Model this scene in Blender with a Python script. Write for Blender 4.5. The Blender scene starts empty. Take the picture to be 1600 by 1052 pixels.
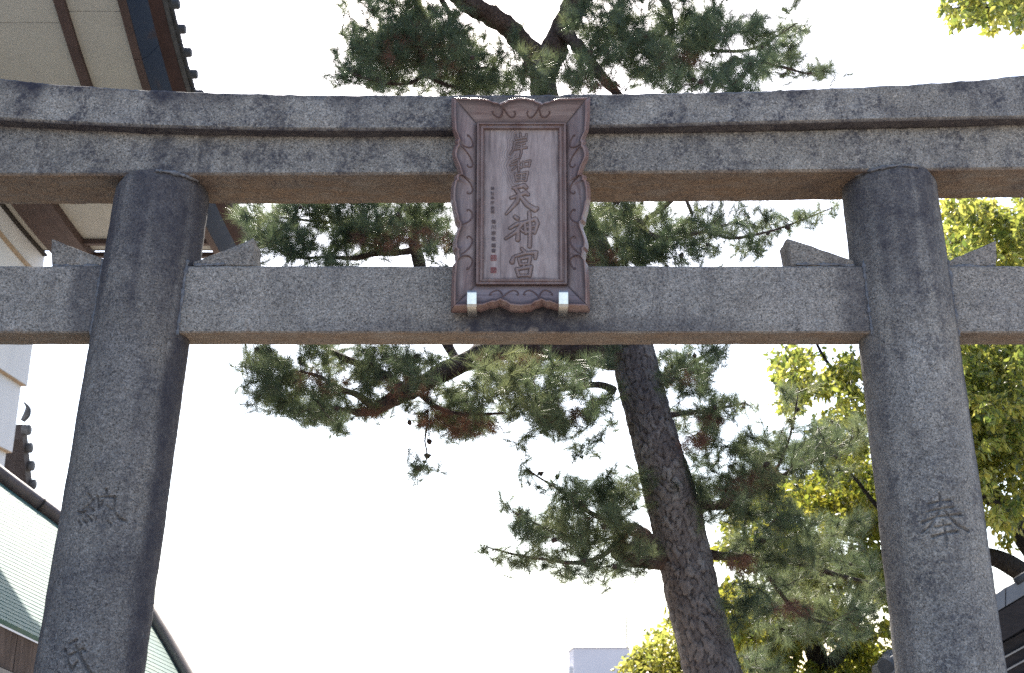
import bpy, bmesh, math, random
import numpy as np
from mathutils import Vector

random.seed(7)
rng = np.random.default_rng(11)
sc = bpy.context.scene
C = sc.collection

# ------------------------------------------------------------------ camera, sky, sun, exposure
CAM = np.array([0.0, -6.05, 1.6])
PITCH = math.radians(17.6)
FPX = 1778.0                                    # 40 mm on 36 mm, in pixels of the 1600 wide photograph
cd = bpy.data.cameras.new('camera')
cam = bpy.data.objects.new('camera', cd); C.objects.link(cam)
cam.location = CAM; cam.rotation_euler = (math.pi / 2 + PITCH, 0, 0)
cd.lens = 40.0; cd.sensor_width = 36.0; cd.clip_end = 3000; cd.clip_start = 0.05
cd.dof.use_dof = True; cd.dof.focus_distance = 6.15; cd.dof.aperture_fstop = 3.4
sc.camera = cam

SUN_EL = math.radians(44)
SUN_AZ = math.radians(-3)                       # from +Y (straight ahead) towards +X (right)
world = bpy.data.worlds.new('World'); sc.world = world; world.use_nodes = True
wn = world.node_tree.nodes; wl = world.node_tree.links
bg = wn.get('Background') or wn.new('ShaderNodeBackground')
sky = wn.new('ShaderNodeTexSky'); sky.sky_type = 'NISHITA'; sky.sun_disc = False
sky.sun_elevation = SUN_EL; sky.sun_rotation = SUN_AZ
sky.air_density = 1.0; sky.dust_density = 1.6; sky.ozone_density = 1.0
wl.new(sky.outputs[0], bg.inputs[0]); bg.inputs[1].default_value = 0.15
sl = bpy.data.lights.new('sun', 'SUN'); sl.energy = 4.2; sl.angle = math.radians(0.5); sl.color = (1.0, 0.93, 0.82)
sun = bpy.data.objects.new('sun', sl); C.objects.link(sun)
sdir = Vector((math.sin(SUN_AZ) * math.cos(SUN_EL), math.cos(SUN_AZ) * math.cos(SUN_EL), math.sin(SUN_EL)))
sun.rotation_euler = sdir.to_track_quat('Z', 'Y').to_euler(); sun.location = (8, 20, 25)
vs = sc.view_settings
vs.view_transform = 'Standard'; vs.look = 'None'; vs.gamma = 1.0; vs.use_curve_mapping = False
vs.exposure = 1.5
sc.cycles.use_denoising = False; sc.cycles.max_bounces = 8; sc.cycles.sample_clamp_indirect = 2.5; sc.cycles.blur_glossy = 1.0

# ------------------------------------------------------------------ helpers: measuring
cp, sp = math.cos(PITCH), math.sin(PITCH)
FW = np.array([0, cp, sp]); UP = np.array([0, -sp, cp]); RT = np.array([1.0, 0, 0])
def ray(px, py): return FW + (px - 800) / FPX * RT + (526 - py) / FPX * UP
def P(px, py, Y):                               # the point of the place at depth Y that the photograph shows at px, py
    d = ray(px, py); return CAM + d * ((Y - CAM[1]) / d[1])
def PD(px, py, dep): return CAM + ray(px, py) * dep
def PN(px, py, p0, n):
    d = ray(px, py); return CAM + d * (np.dot(p0 - CAM, n) / np.dot(d, n))
def H(a, s=0.0):
    return a

# ------------------------------------------------------------------ helpers: noise
def vnoise(p, seed=0):
    p = np.asarray(p, float); i = np.floor(p).astype(np.int64); f = p - i; f = f * f * (3 - 2 * f)
    def h(a, b, c):
        n = (a * 374761393 + b * 668265263 + c * 2147483647 + seed * 974711) & 0xffffffff
        n = ((n ^ (n >> 13)) * 1274126177) & 0xffffffff
        n = (n ^ (n >> 16)) & 0xffffffff
        return n / 4294967295.0
    x, y, z = i[..., 0], i[..., 1], i[..., 2]; r = 0
    for dx in (0, 1):
        for dy in (0, 1):
            for dz in (0, 1):
                w = (f[..., 0] if dx else 1 - f[..., 0]) * (f[..., 1] if dy else 1 - f[..., 1]) * (f[..., 2] if dz else 1 - f[..., 2])
                r = r + w * h(x + dx, y + dy, z + dz)
    return r * 2 - 1
def fbm(p, seed=0, oct=4):
    r = 0; a = 1; t = 0
    for k in range(oct):
        r = r + a * vnoise(np.asarray(p) * (2 ** k), seed + k); t += a; a *= 0.5
    return r / t
def sstep(a, b, x):
    t = np.clip((x - a) / (b - a), 0, 1); return t * t * (3 - 2 * t)

# ------------------------------------------------------------------ helpers: objects
ORG = {}
def thing(name, label, cat, loc, group=None):
    o = bpy.data.objects.new(name, None); C.objects.link(o); o.location = loc; o.empty_display_size = 0.2
    o['label'] = label; o['category'] = cat
    if group: o['group'] = group
    ORG[o.name] = np.array(loc, float); return o
def tag(o, label=None, cat=None, group=None, kind=None):
    if label: o['label'] = label
    if cat: o['category'] = cat
    if group: o['group'] = group
    if kind: o['kind'] = kind
    return o
def mesh_np(name, v, faces, smooth=False):
    v = np.asarray(v, np.float32); me = bpy.data.meshes.new(name)
    if isinstance(faces, np.ndarray):
        k = faces.shape[1]; nf = len(faces)
        me.vertices.add(len(v)); me.vertices.foreach_set('co', v.ravel())
        me.loops.add(nf * k); me.loops.foreach_set('vertex_index', faces.astype(np.int32).ravel())
        me.polygons.add(nf); me.polygons.foreach_set('loop_start', np.arange(0, nf * k, k, dtype=np.int32))
        me.update(calc_edges=True); me.validate()
    else:
        me.from_pydata([tuple(map(float, q)) for q in v], [], [tuple(int(i) for i in f) for f in faces]); me.update()
    if smooth: me.polygons.foreach_set('use_smooth', np.ones(len(me.polygons), bool))
    return me
def obj(name, v, faces, m, parent=None, loc=None, smooth=False, kind=None, attr=None):
    """one mesh object from world coordinates, under its parent or on its own base"""
    v = np.asarray(v, float)
    if parent is not None: org = ORG[parent.name]
    else: org = np.array(loc if loc is not None else (0, 0, 0), float)
    me = mesh_np(name, v - org, faces, smooth)
    if attr:
        for k, a in attr.items():
            at = me.attributes.new(k, 'FLOAT', 'POINT'); at.data.foreach_set('value', np.asarray(a, np.float32))
    me.materials.append(m)
    o = bpy.data.objects.new(name, me); C.objects.link(o)
    if parent is not None: o.parent = parent
    else: o.location = org
    ORG[o.name] = org
    if kind: o['kind'] = kind
    return o
class MB:
    def __init__(s): s.v = []; s.f = []; s.n = 0
    def add(s, v, f):
        v = np.asarray(v, float); s.v.append(v); s.f += [tuple(int(i) + s.n for i in q) for q in f]; s.n += len(v)
    def build(s, name, m, parent=None, loc=None, smooth=False, kind=None):
        return obj(name, np.concatenate(s.v), s.f, m, parent, loc, smooth, kind)
def sharp(o, deg=35):
    me = o.data; me.polygons.foreach_set('use_smooth', np.ones(len(me.polygons), bool)); me.set_sharp_from_angle(angle=math.radians(deg)); return o
def bevel(o, w, seg=2):
    md = o.modifiers.new('bevel', 'BEVEL'); md.width = w; md.segments = seg; md.limit_method = 'ANGLE'; md.angle_limit = math.radians(35); return o
HEXF = [(0, 3, 2, 1), (4, 5, 6, 7), (0, 1, 5, 4), (1, 2, 6, 5), (2, 3, 7, 6), (3, 0, 4, 7)]
def box8(x0, x1, y0, y1, z0, z1):
    return [(x0, y0, z0), (x1, y0, z0), (x1, y1, z0), (x0, y1, z0), (x0, y0, z1), (x1, y0, z1), (x1, y1, z1), (x0, y1, z1)]
def prism(poly, ext):
    """closed prism of a polygon swept by a vector"""
    poly = [np.asarray(p, float) for p in poly]; n = len(poly); e = np.asarray(ext, float)
    v = poly + [p + e for p in poly]
    f = [tuple(range(n - 1, -1, -1)), tuple(range(n, 2 * n))] + [(i, (i + 1) % n, n + (i + 1) % n, n + i) for i in range(n)]
    return v, f
def smooth_path(pts, step=0.06):
    """catmull-rom through pts (x, y, z, r)"""
    pts = np.asarray(pts, float); q = np.vstack([2 * pts[0] - pts[1], pts, 2 * pts[-1] - pts[-2]]); out = []
    for i in range(1, len(q) - 2):
        n = max(2, int(np.linalg.norm(q[i + 1, :3] - q[i, :3]) / step))
        for t in np.linspace(0, 1, n, endpoint=False):
            a, b, c, d = q[i - 1], q[i], q[i + 1], q[i + 2]
            out.append(0.5 * (2 * b + (c - a) * t + (2 * a - 5 * b + 4 * c - d) * t * t + (3 * b - a - 3 * c + d) * t ** 3))
    out.append(pts[-1]); return np.array(out)
def tube_np(path, seg=8, cap=True):
    path = np.asarray(path, float); p = path[:, :3]; r = path[:, 3]; n = len(p)
    T = np.gradient(p, axis=0); T /= np.linalg.norm(T, axis=1)[:, None] + 1e-9
    a = np.array([0, 0, 1.0]) if abs(T[0, 2]) < 0.9 else np.array([1.0, 0, 0])
    N = np.cross(T[0], a); N /= np.linalg.norm(N); Ns = []
    for i in range(n):
        N = N - T[i] * np.dot(N, T[i]); N /= np.linalg.norm(N) + 1e-9; Ns.append(N)
    Ns = np.array(Ns); B = np.cross(T, Ns); th = np.linspace(0, 2 * np.pi, seg, endpoint=False)
    v = p[:, None] + r[:, None, None] * (np.cos(th)[None, :, None] * Ns[:, None] + np.sin(th)[None, :, None] * B[:, None])
    f = []
    for i in range(n - 1):
        for j in range(seg):
            k = (j + 1) % seg; f.append((i * seg + j, i * seg + k, (i + 1) * seg + k, (i + 1) * seg + j))
    if cap: f.append(tuple(range(seg - 1, -1, -1))); f.append(tuple((n - 1) * seg + j for j in range(seg)))
    return v.reshape(-1, 3), f
def grid_faces(nu, nv, wrap=False):
    """quads of a grid of nv rows of nu verts"""
    i = np.arange(nv - 1)[:, None]; j = np.arange(nu if wrap else nu - 1)[None, :]; k = (j + 1) % nu
    return np.stack([i * nu + j, i * nu + k, (i + 1) * nu + k, (i + 1) * nu + j], -1).reshape(-1, 4)

# ------------------------------------------------------------------ helpers: materials
class M:
    def __init__(s, name, rough=0.8, spec=0.3):
        s.m = bpy.data.materials.new(name); s.m.use_nodes = True; s.nt = s.m.node_tree; s.nt.nodes.clear()
        s.out = s.nt.nodes.new('ShaderNodeOutputMaterial'); s.b = s.nt.nodes.new('ShaderNodeBsdfPrincipled')
        s.nt.links.new(s.b.outputs[0], s.out.inputs[0]); s.b.inputs['Roughness'].default_value = rough
        s.b.inputs['Specular IOR Level'].default_value = spec
        tc = s.nt.nodes.new('ShaderNodeTexCoord'); s.co = tc.outputs['Object']
    def n(s, t, **k):
        x = s.nt.nodes.new(t)
        for a, b in k.items(): setattr(x, a, b)
        return x
    def set(s, sock, val):
        if isinstance(val, bpy.types.NodeSocket): s.nt.links.new(val, sock)
        elif isinstance(val, (tuple, list)) and len(val) == 3 and sock.type == 'RGBA': sock.default_value = (*val, 1)
        else: sock.default_value = val
    def map(s, sc=(1, 1, 1), rot=(0, 0, 0), loc=(0, 0, 0), co=None):
        x = s.n('ShaderNodeMapping'); s.set(x.inputs[0], co or s.co); x.inputs['Scale'].default_value = sc; x.inputs['Rotation'].default_value = rot; x.inputs['Location'].default_value = loc
        return x.outputs[0]
    def noise(s, scale, detail=4, rough=0.55, dist=0.0, co=None):
        x = s.n('ShaderNodeTexNoise'); s.set(x.inputs['Vector'], co or s.co)
        x.inputs['Scale'].default_value = scale; x.inputs['Detail'].default_value = detail; x.inputs['Roughness'].default_value = rough; x.inputs['Distortion'].default_value = dist
        return x.outputs['Fac']
    def voro(s, scale, feature='F1', co=None, out='Distance', rnd=1.0):
        x = s.n('ShaderNodeTexVoronoi', feature=feature); s.set(x.inputs['Vector'], co or s.co); x.inputs['Scale'].default_value = scale; x.inputs['Randomness'].default_value = rnd
        return x.outputs[out]
    def ramp(s, fac, stops, interp='LINEAR'):
        x = s.n('ShaderNodeValToRGB'); s.set(x.inputs[0], fac); e = x.color_ramp.elements; x.color_ramp.interpolation = interp
        while len(e) < len(stops): e.new(0.5)
        for q, (p, c) in zip(e, stops): q.position = p; q.color = (c, c, c, 1) if isinstance(c, (int, float)) else (*c, 1)
        return x.outputs[0]
    def mix(s, fac, a, b, mode='MIX'):
        x = s.n('ShaderNodeMix', data_type='RGBA', blend_type=mode); s.set(x.inputs[0], fac); s.set(x.inputs[6], a); s.set(x.inputs[7], b); return x.outputs[2]
    def math(s, op, a, b=0.0, clamp=False):
        x = s.n('ShaderNodeMath', operation=op, use_clamp=clamp); s.set(x.inputs[0], a); s.set(x.inputs[1], b); return x.outputs[0]
    def attr(s, name):
        x = s.n('ShaderNodeAttribute', attribute_name=name); return x.outputs['Fac']
    def sep(s, co=None):
        x = s.n('ShaderNodeSeparateXYZ'); s.set(x.inputs[0], co or s.co); return x.outputs
    def bump(s, h, strength=0.5, dist=0.01):
        x = s.n('ShaderNodeBump'); s.set(x.inputs['Height'], h); x.inputs['Strength'].default_value = strength; x.inputs['Distance'].default_value = dist
        s.nt.links.new(x.outputs[0], s.b.inputs['Normal']); return x.outputs[0]
    def color(s, c): s.set(s.b.inputs['Base Color'], c); return s

def stone(name, light, dark, blotch=0.5, seed=0.0, stain_shade=False, bigscale=2.2):
    s = M(name, 0.88, 0.25); co = s.map(loc=(seed, seed * 1.7, seed * 0.6))
    big = s.ramp(s.noise(bigscale, 6, 0.62, 0.4, co), [(0.32, 0.0), (0.68, 1.0)])
    base = s.mix(big, dark, light)
    warm = s.ramp(s.noise(1.3, 5, 0.6, 0.5, s.map(loc=(seed + 5, 1, 2))), [(0.40, 0.0), (0.65, 1.0)])
    base = s.mix(s.math('MULTIPLY', warm, 0.22), base, (0.27, 0.225, 0.165))
    cell = s.voro(160, co=co, out='Color'); g = s.n('ShaderNodeSeparateColor'); s.set(g.inputs[0], cell)
    grain = s.ramp(g.outputs[0], [(0.0, 0.55), (0.45, 0.95), (0.8, 1.08), (1.0, 1.5)])
    base = s.mix(1.0, base, grain, 'MULTIPLY')
    speck = s.ramp(s.noise(95, 3, 0.7, 0.0, co), [(0.33, 0.22), (0.47, 0.98), (0.62, 1.04), (0.74, 1.4)])
    base = s.mix(0.95, base, speck, 'MULTIPLY')
    # rain streaks, soot and lichen blotches
    sk = s.ramp(s.noise(1.0, 5, 0.65, 0.3, s.map((9, 9, 0.8), loc=(seed, 2, 0))), [(0.52, 0.0), (0.70, 1.0)])
    base = s.mix(s.math('MULTIPLY', sk, 0.42), base, (0.062, 0.056, 0.060))
    bl = s.math('MULTIPLY', s.ramp(s.noise(5.0, 9, 0.74, 0.6, co), [(0.455, 0.0), (0.58, 1.0)]), s.ramp(s.noise(38, 4, 0.7, 0, co), [(0.40, 0.0), (0.58, 1.0)]))
    base = s.mix(s.math('MULTIPLY', bl, blotch), base, (0.030, 0.031, 0.046))
    spots = s.ramp(s.noise(17, 6, 0.75, 0.2, s.map(loc=(2 + seed, 9, 4))), [(0.655, 0.0), (0.70, 1.0)])
    base = s.mix(s.math('MULTIPLY', spots, 0.55), base, (0.022, 0.023, 0.036))
    pale = s.math('MULTIPLY', s.ramp(s.noise(8, 8, 0.74, 0.3, s.map(loc=(7 + seed, 3, 1))), [(0.58, 0.0), (0.68, 1.0)]), 0.40)
    base = s.mix(pale, base, (0.40, 0.385, 0.37))
    if stain_shade:
        a = s.math('MULTIPLY', s.attr('stain_shade'), s.ramp(s.noise(14, 6, 0.7, 0, co), [(0.25, 0.55), (0.6, 1.0)]), True)
        base = s.mix(a, base, (0.030, 0.029, 0.042))  # dark attribute: stains together with painted shade
        w = s.math('MULTIPLY', s.attr('rust_bounce'), s.ramp(s.noise(5, 7, 0.7, 0.4, s.map((0.8, 2.4, 1.6), loc=(3, 2, 1))), [(0.3, 0.2), (0.6, 1.0)]), True)
        base = s.mix(w, base, s.mix(s.ramp(s.noise(60, 3, 0.7), [(0.35, 0.0), (0.65, 1.0)]), (0.10, 0.068, 0.052), (0.275, 0.19, 0.13)))  # warm attribute: iron stain together with painted ground bounce
    s.color(base)
    hgt = s.math('ADD', s.math('MULTIPLY', s.noise(130, 3, 0.6, 0, co), 0.6), s.noise(28, 5, 0.6, 0, co)); s.bump(hgt, 0.75, 0.012)
    return s.m
M_LINTEL = stone('granite_lintel', (0.315, 0.295, 0.278), (0.20, 0.19, 0.187), 0.85, 0.0, True)
M_UNDER = stone('granite_under_lintel', (0.305, 0.286, 0.27), (0.205, 0.194, 0.19), 0.75, 4.0, True)
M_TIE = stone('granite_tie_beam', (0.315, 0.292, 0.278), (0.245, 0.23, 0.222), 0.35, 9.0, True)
M_PIL_L = stone('granite_pillar_dark', (0.225, 0.21, 0.205), (0.14, 0.132, 0.134), 0.5, 13.0, True, 3.0)
M_PIL_R = stone('granite_pillar_grey', (0.30, 0.285, 0.275), (0.205, 0.197, 0.195), 0.6, 21.0, True, 3.0)
M_WEDGE = stone('granite_wedge', (0.285, 0.255, 0.235), (0.20, 0.183, 0.172), 0.4, 30.0)
s = M('mortar', 0.9, 0.2); s.color(s.ramp(s.noise(40, 5), [(0.3, (0.07, 0.075, 0.09)), (0.7, (0.20, 0.205, 0.23))])); s.bump(s.noise(60, 4), 0.8, 0.01); M_MORTAR = s.m

def plain(name, a, b, scale=8, rough=0.75, bump=0.2, spec=0.3, metal=0.0, mp=(1, 1, 1)):
    s = M(name, rough, spec); co = s.map(mp)
    s.color(s.ramp(s.noise(scale, 7, 0.65, 0.3, co), [(0.3, a), (0.7, b)])); s.b.inputs['Metallic'].default_value = metal
    if bump: s.bump(s.noise(scale * 6, 4, 0.6, 0, co), bump, 0.006)
    return s.m
def wood(name, a, b, c, sc=(26, 26, 1.6), rough=0.62, groove_dark=False, spec=0.35):
    s = M(name, rough, spec); co = s.map(sc)
    n1 = s.noise(1.0, 8, 0.65, 0.7, co); base = s.ramp(n1, [(0.28, a), (0.5, b), (0.72, c)])
    base = s.mix(0.55, base, s.ramp(s.noise(5.0, 4, 0.7, 0.2, co), [(0.3, 0.6), (0.7, 1.25)]), 'MULTIPLY')
    wx = s.ramp(s.noise(5.5, 6, 0.7, 0.4), [(0.42, 0.0), (0.66, 1.0)])
    base = s.mix(s.math('MULTIPLY', wx, 0.45), base, (0.20, 0.175, 0.18))
    if groove_dark: base = s.mix(s.attr('groove'), base, (0.035, 0.024, 0.028))  # darkens carved outlines, panel edges and board joints
    s.color(base); s.bump(s.noise(2.2, 6, 0.7, 0.3, co), 0.35, 0.006); return s.m
M_PANEL = wood('weathered_panel_wood', (0.15, 0.112, 0.118), (0.27, 0.218, 0.222), (0.37, 0.318, 0.322), (18, 18, 1.1), 0.68, True)
M_FRAME = wood('zelkova_frame_wood', (0.10, 0.065, 0.070), (0.195, 0.143, 0.148), (0.29, 0.24, 0.25), (18, 18, 1.6), 0.5, True)
M_FRAMEH = wood('zelkova_frame_wood_across', (0.10, 0.065, 0.070), (0.195, 0.143, 0.148), (0.29, 0.24, 0.25), (1.6, 18, 18), 0.5, True)
M_EDGE = wood('zelkova_edge_wood', (0.105, 0.055, 0.052), (0.18, 0.102, 0.093), (0.25, 0.16, 0.15), (18, 18, 2.0), 0.38, False, 0.5)
M_SCROLL = plain('dark_scroll_wood', (0.075, 0.046, 0.047), (0.12, 0.078, 0.076), 20, 0.5, 0.0)
M_MOULD = wood('moulding_wood', (0.09, 0.055, 0.055), (0.165, 0.108, 0.105), (0.23, 0.17, 0.165), (16, 16, 2.2), 0.5)
M_CHAR = wood('weathered_character_wood', (0.115, 0.078, 0.078), (0.20, 0.145, 0.142), (0.28, 0.22, 0.215), (18, 18, 1.1), 0.6, True)
s = M('steel', 0.34, 0.5); s.b.inputs['Metallic'].default_value = 1.0
s.color(s.ramp(s.noise(30, 4), [(0.3, (0.50, 0.50, 0.48)), (0.7, (0.72, 0.71, 0.68))])); s.bump(s.noise(60, 3), 0.08, 0.003); M_STEEL = s.m
M_SEAL = plain('vermilion_ink', (0.17, 0.05, 0.06), (0.25, 0.085, 0.095), 60)
M_INK = plain('dark_ink', (0.075, 0.057, 0.065), (0.11, 0.085, 0.095), 60)
M_SOFFIT = plain('cream_soffit_board', (0.32, 0.31, 0.288), (0.37, 0.358, 0.33), 2.5, 0.85, 0.1)
M_BATTEN = plain('brown_painted_wood', (0.048, 0.031, 0.029), (0.078, 0.05, 0.046), 5, 0.7)
M_DARK = plain('shadow_gap', (0.02, 0.017, 0.016), (0.03, 0.026, 0.024), 5, 0.9)
s = M('fascia_metal_sky_tint', 0.6, 0.08)
s.color(s.ramp(s.noise(3.2, 7, 0.65, 0.5, s.map((1, 1, 2.0))), [(0.3, (0.022, 0.034, 0.062)), (0.6, (0.032, 0.044, 0.072)), (0.78, (0.06, 0.04, 0.037))])); s.bump(s.noise(9, 4), 0.15, 0.01); M_FASCIA = s.m  # blue tones paint the sky's reflection onto brown metal
M_RUSTY = plain('rust_brown_metal', (0.034, 0.021, 0.02), (0.06, 0.035, 0.032), 4, 0.8, 0.15, 0.08)
M_TILE = plain('grey_roof_tile', (0.035, 0.037, 0.042), (0.085, 0.088, 0.098), 9, 0.7, 0.3, 0.2)
M_PLASTER = plain('white_plaster', (0.50, 0.52, 0.56), (0.58, 0.595, 0.63), 2.2, 0.85, 0.15, mp=(1, 1, 0.3))
M_TANSTRIP = plain('tan_strip', (0.27, 0.20, 0.14), (0.36, 0.28, 0.20), 4, 0.8)
s = M('verdigris_copper', 0.7, 0.3)
pat = s.ramp(s.noise(3.0, 8, 0.7, 0.5), [(0.3, (0.06, 0.14, 0.13)), (0.55, (0.10, 0.168, 0.146)), (0.72, (0.155, 0.185, 0.138))])
s.color(s.mix(s.ramp(s.noise(9, 8, 0.75), [(0.60, 0.0), (0.70, 0.6)]), pat, (0.25, 0.24, 0.17))); s.bump(s.noise(30, 4), 0.3, 0.008); M_COPPER = s.m
M_PIPE = plain('brown_ridge_pipe', (0.085, 0.062, 0.06), (0.14, 0.105, 0.10), 5, 0.5, 0.15, 0.5)
M_CEDAR = plain('weathered_cedar', (0.06, 0.045, 0.04), (0.17, 0.13, 0.115), 3, 0.85, 0.6, mp=(14, 14, 1.2))
M_TANWALL = plain('ochre_wall', (0.42, 0.29, 0.17), (0.50, 0.36, 0.22), 4, 0.85)
M_GREYTRIM = plain('grey_trim', (0.26, 0.24, 0.23), (0.36, 0.33, 0.31), 5, 0.8)
M_BLACKWOOD = plain('charred_boards', (0.014, 0.011, 0.012), (0.035, 0.027, 0.027), 3, 0.75, 0.4, mp=(3, 3, 14))
M_VERGE = plain('grey_verge_metal', (0.10, 0.105, 0.125), (0.15, 0.155, 0.175), 6, 0.5, 0.15, 0.5)
M_FARWALL = plain('far_grey_render', (0.47, 0.47, 0.53), (0.54, 0.54, 0.60), 0.3, 0.85, 0.05)
M_FARTRIM = plain('far_parapet', (0.30, 0.29, 0.33), (0.36, 0.35, 0.4), 0.5, 0.8, 0.0)
M_ROD = plain('rod_metal', (0.16, 0.20, 0.21), (0.22, 0.26, 0.27), 2, 0.5, 0.0)

def bark(name, a, b, c, scale=14, stretch=0.45):
    s = M(name, 0.9, 0.2); co = s.map((1, 1, stretch))
    e = s.voro(scale, 'DISTANCE_TO_EDGE', s.map((1, 1, stretch)), 'Distance')
    base = s.ramp(s.noise(9, 8, 0.7, 0.4, co), [(0.3, a), (0.55, b), (0.75, c)])
    base = s.mix(s.ramp(s.noise(45, 5, 0.7), [(0.3, 0.75), (0.6, 0.0)]), base, a)
    s.color(base)
    h = s.math('ADD', s.ramp(e, [(0.0, 0.0), (0.12, 1.0)]), s.math('MULTIPLY', s.noise(50, 5, 0.7), 0.7)); s.bump(h, 0.8, 0.015); return s.m
s = M('pine_trunk_bark', 0.92, 0.15)
cr = s.attr('crack'); pl = s.attr('plate')
b0 = s.ramp(pl, [(0.0, (0.11, 0.092, 0.093)), (0.5, (0.18, 0.156, 0.154)), (1.0, (0.31, 0.285, 0.28))])
b0 = s.mix(0.7, b0, s.ramp(s.noise(34, 6, 0.75, 0.3), [(0.3, 0.5), (0.7, 1.4)]), 'MULTIPLY')
s.color(s.mix(cr, (0.045, 0.036, 0.036), b0)); s.bump(s.math('ADD', s.noise(60, 6, 0.7), s.noise(24, 4, 0.6, 0.0, s.map((1, 1, 0.4)))), 0.7, 0.012); M_TRUNK = s.m
M_BRANCH = bark('pine_branch_bark', (0.045, 0.030, 0.026), (0.095, 0.066, 0.058), (0.15, 0.11, 0.095), 22, 0.7)
M_CAMBARK = bark('broadleaf_bark', (0.018, 0.015, 0.014), (0.036, 0.03, 0.027), (0.07, 0.06, 0.05), 18, 0.6)
M_TWIG = plain('twig_bark', (0.06, 0.035, 0.028), (0.10, 0.065, 0.05), 20, 0.9, 0.0)
M_CONE = plain('cone_scales', (0.03, 0.02, 0.018), (0.075, 0.052, 0.045), 70, 0.85, 0.5)
def leafmat(name, cols, trans, tfac=0.5, rough=0.5, spec=0.3):
    s = M(name, rough, spec); r = s.attr('tone')
    base = s.ramp(r, [(i / (len(cols) - 1), c) for i, c in enumerate(cols)]); s.color(base)
    tr = s.n('ShaderNodeBsdfTranslucent'); s.set(tr.inputs[0], s.ramp(r, [(i / (len(trans) - 1), c) for i, c in enumerate(trans)]))
    mx = s.n('ShaderNodeMixShader'); mx.inputs[0].default_value = tfac
    s.nt.links.new(s.b.outputs[0], mx.inputs[1]); s.nt.links.new(tr.outputs[0], mx.inputs[2]); s.nt.links.new(mx.outputs[0], s.out.inputs[0]); return s.m
M_NEEDLE = leafmat('pine_needles', [(0.050, 0.072, 0.052), (0.083, 0.108, 0.070), (0.135, 0.15, 0.085)], [(0.10, 0.15, 0.08), (0.20, 0.25, 0.12), (0.36, 0.38, 0.16)], 0.46, 0.42, 0.45)
M_DEAD = leafmat('dead_needles', [(0.09, 0.045, 0.034), (0.15, 0.075, 0.054), (0.20, 0.11, 0.075)], [(0.10, 0.045, 0.03), (0.17, 0.08, 0.045), (0.22, 0.11, 0.06)], 0.3, 0.6)
M_LEAF = leafmat('camphor_leaves', [(0.04, 0.06, 0.02), (0.085, 0.10, 0.028), (0.13, 0.125, 0.035)], [(0.14, 0.20, 0.04), (0.40, 0.44, 0.08), (0.68, 0.63, 0.13)], 0.55, 0.35, 0.5)
M_LEAF2 = leafmat('evergreen_leaves', [(0.025, 0.045, 0.016), (0.05, 0.075, 0.02), (0.09, 0.10, 0.02)], [(0.14, 0.20, 0.03), (0.30, 0.35, 0.05), (0.50, 0.46, 0.06)], 0.52, 0.4, 0.45)
s = M('raked_sand_gravel', 0.95, 0.15)
gb = s.ramp(s.noise(0.8, 8, 0.65), [(0.3, (0.33, 0.28, 0.225)), (0.7, (0.44, 0.375, 0.30))])
s.color(s.mix(0.6, gb, s.ramp(s.noise(60, 4, 0.7), [(0.3, 0.6), (0.7, 1.3)]), 'MULTIPLY')); s.bump(s.noise(80, 4), 0.6, 0.02); M_GROUND = s.m

# ------------------------------------------------------------------ ground
gx = np.linspace(-400, 400, 41); gy = np.linspace(-400, 400, 41)
gv = np.array([(x, y, 0.0) for y in gy for x in gx])
tag(obj('ground', gv, grid_faces(41, 41), M_GROUND), 'pale sand forecourt of the shrine', kind='structure')

# ------------------------------------------------------------------ torii
TX = 0.07
torii = thing('torii_gate', 'weathered grey granite torii gate with two leaning pillars and a double lintel', 'torii gate', (TX, 0, 0))
def fitz(cols, Y, deg):
    q = np.array([P(x, y, Y) for x, y in cols]); c = np.polyfit(q[:, 0], q[:, 2], deg); return lambda X: np.polyval(c, X)
def section_pts(sec, step=0.025):
    out = []
    for i in range(len(sec)):
        a = np.array(sec[i]); b = np.array(sec[(i + 1) % len(sec)]); n = max(1, int(np.linalg.norm(b - a) / step))
        for k in range(n): out.append(a + (b - a) * k / n)
    return np.array(out)
def beam(name, x0, x1, secf, m, parent, dx=0.025, amp=0.003, seed=0, stain_lightf=None, slant=0.0):
    xs = np.arange(x0, x1 + dx / 2, dx); ref = section_pts(secf(0.5 * (x0 + x1))); k = len(ref); V = []
    n_edges = None
    for X in xs:
        sec = secf(X); base = secf(0.5 * (x0 + x1)); pts = []
        for i in range(len(sec)):
            a = np.array(sec[i]); b = np.array(sec[(i + 1) % len(sec)])
            n = max(1, int(np.linalg.norm(np.array(base[(i + 1) % len(base)]) - np.array(base[i])) / 0.025))
            for j in range(n): pts.append(a + (b - a) * j / n)
        pts = np.array(pts); zc = pts[:, 1].mean()
        V.append(np.column_stack([X + slant * np.sign(X) * (pts[:, 1] - zc) * (abs(X) > abs(x1) - 0.3), pts]))
    V = np.array(V); cen = V.mean(axis=1, keepdims=True); nx, k, _ = V.shape
    d = V - cen; d[..., 0] = 0; d /= np.linalg.norm(d, axis=2, keepdims=True)
    nz = fbm(V * 9, seed, 4) * amp + fbm(V * 40, seed + 9, 2) * amp * 0.5
    V = V + d * nz[..., None]
    f = [tuple(q) for q in grid_faces(k, nx, True)[:, ::-1]] + [tuple(range(k)), tuple((nx - 1) * k + j for j in range(k - 1, -1, -1))]
    v = V.reshape(-1, 3); at = None
    st, ru = stain_lightf(v) if stain_lightf else (np.zeros(len(v)), np.zeros(len(v)))
    o = obj(name, v, f, m, parent, attr={'stain_shade': st, 'rust_bounce': ru}); return sharp(o, 32)
def rrect(y0, y1, zb, zt, r=0.012):
    return [(y0 + r, zb), (y1 - r, zb), (y1, zb + r), (y1, zt - r), (y1 - r, zt), (y0 + r, zt), (y0, zt - r), (y0, zb + r)]
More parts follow.
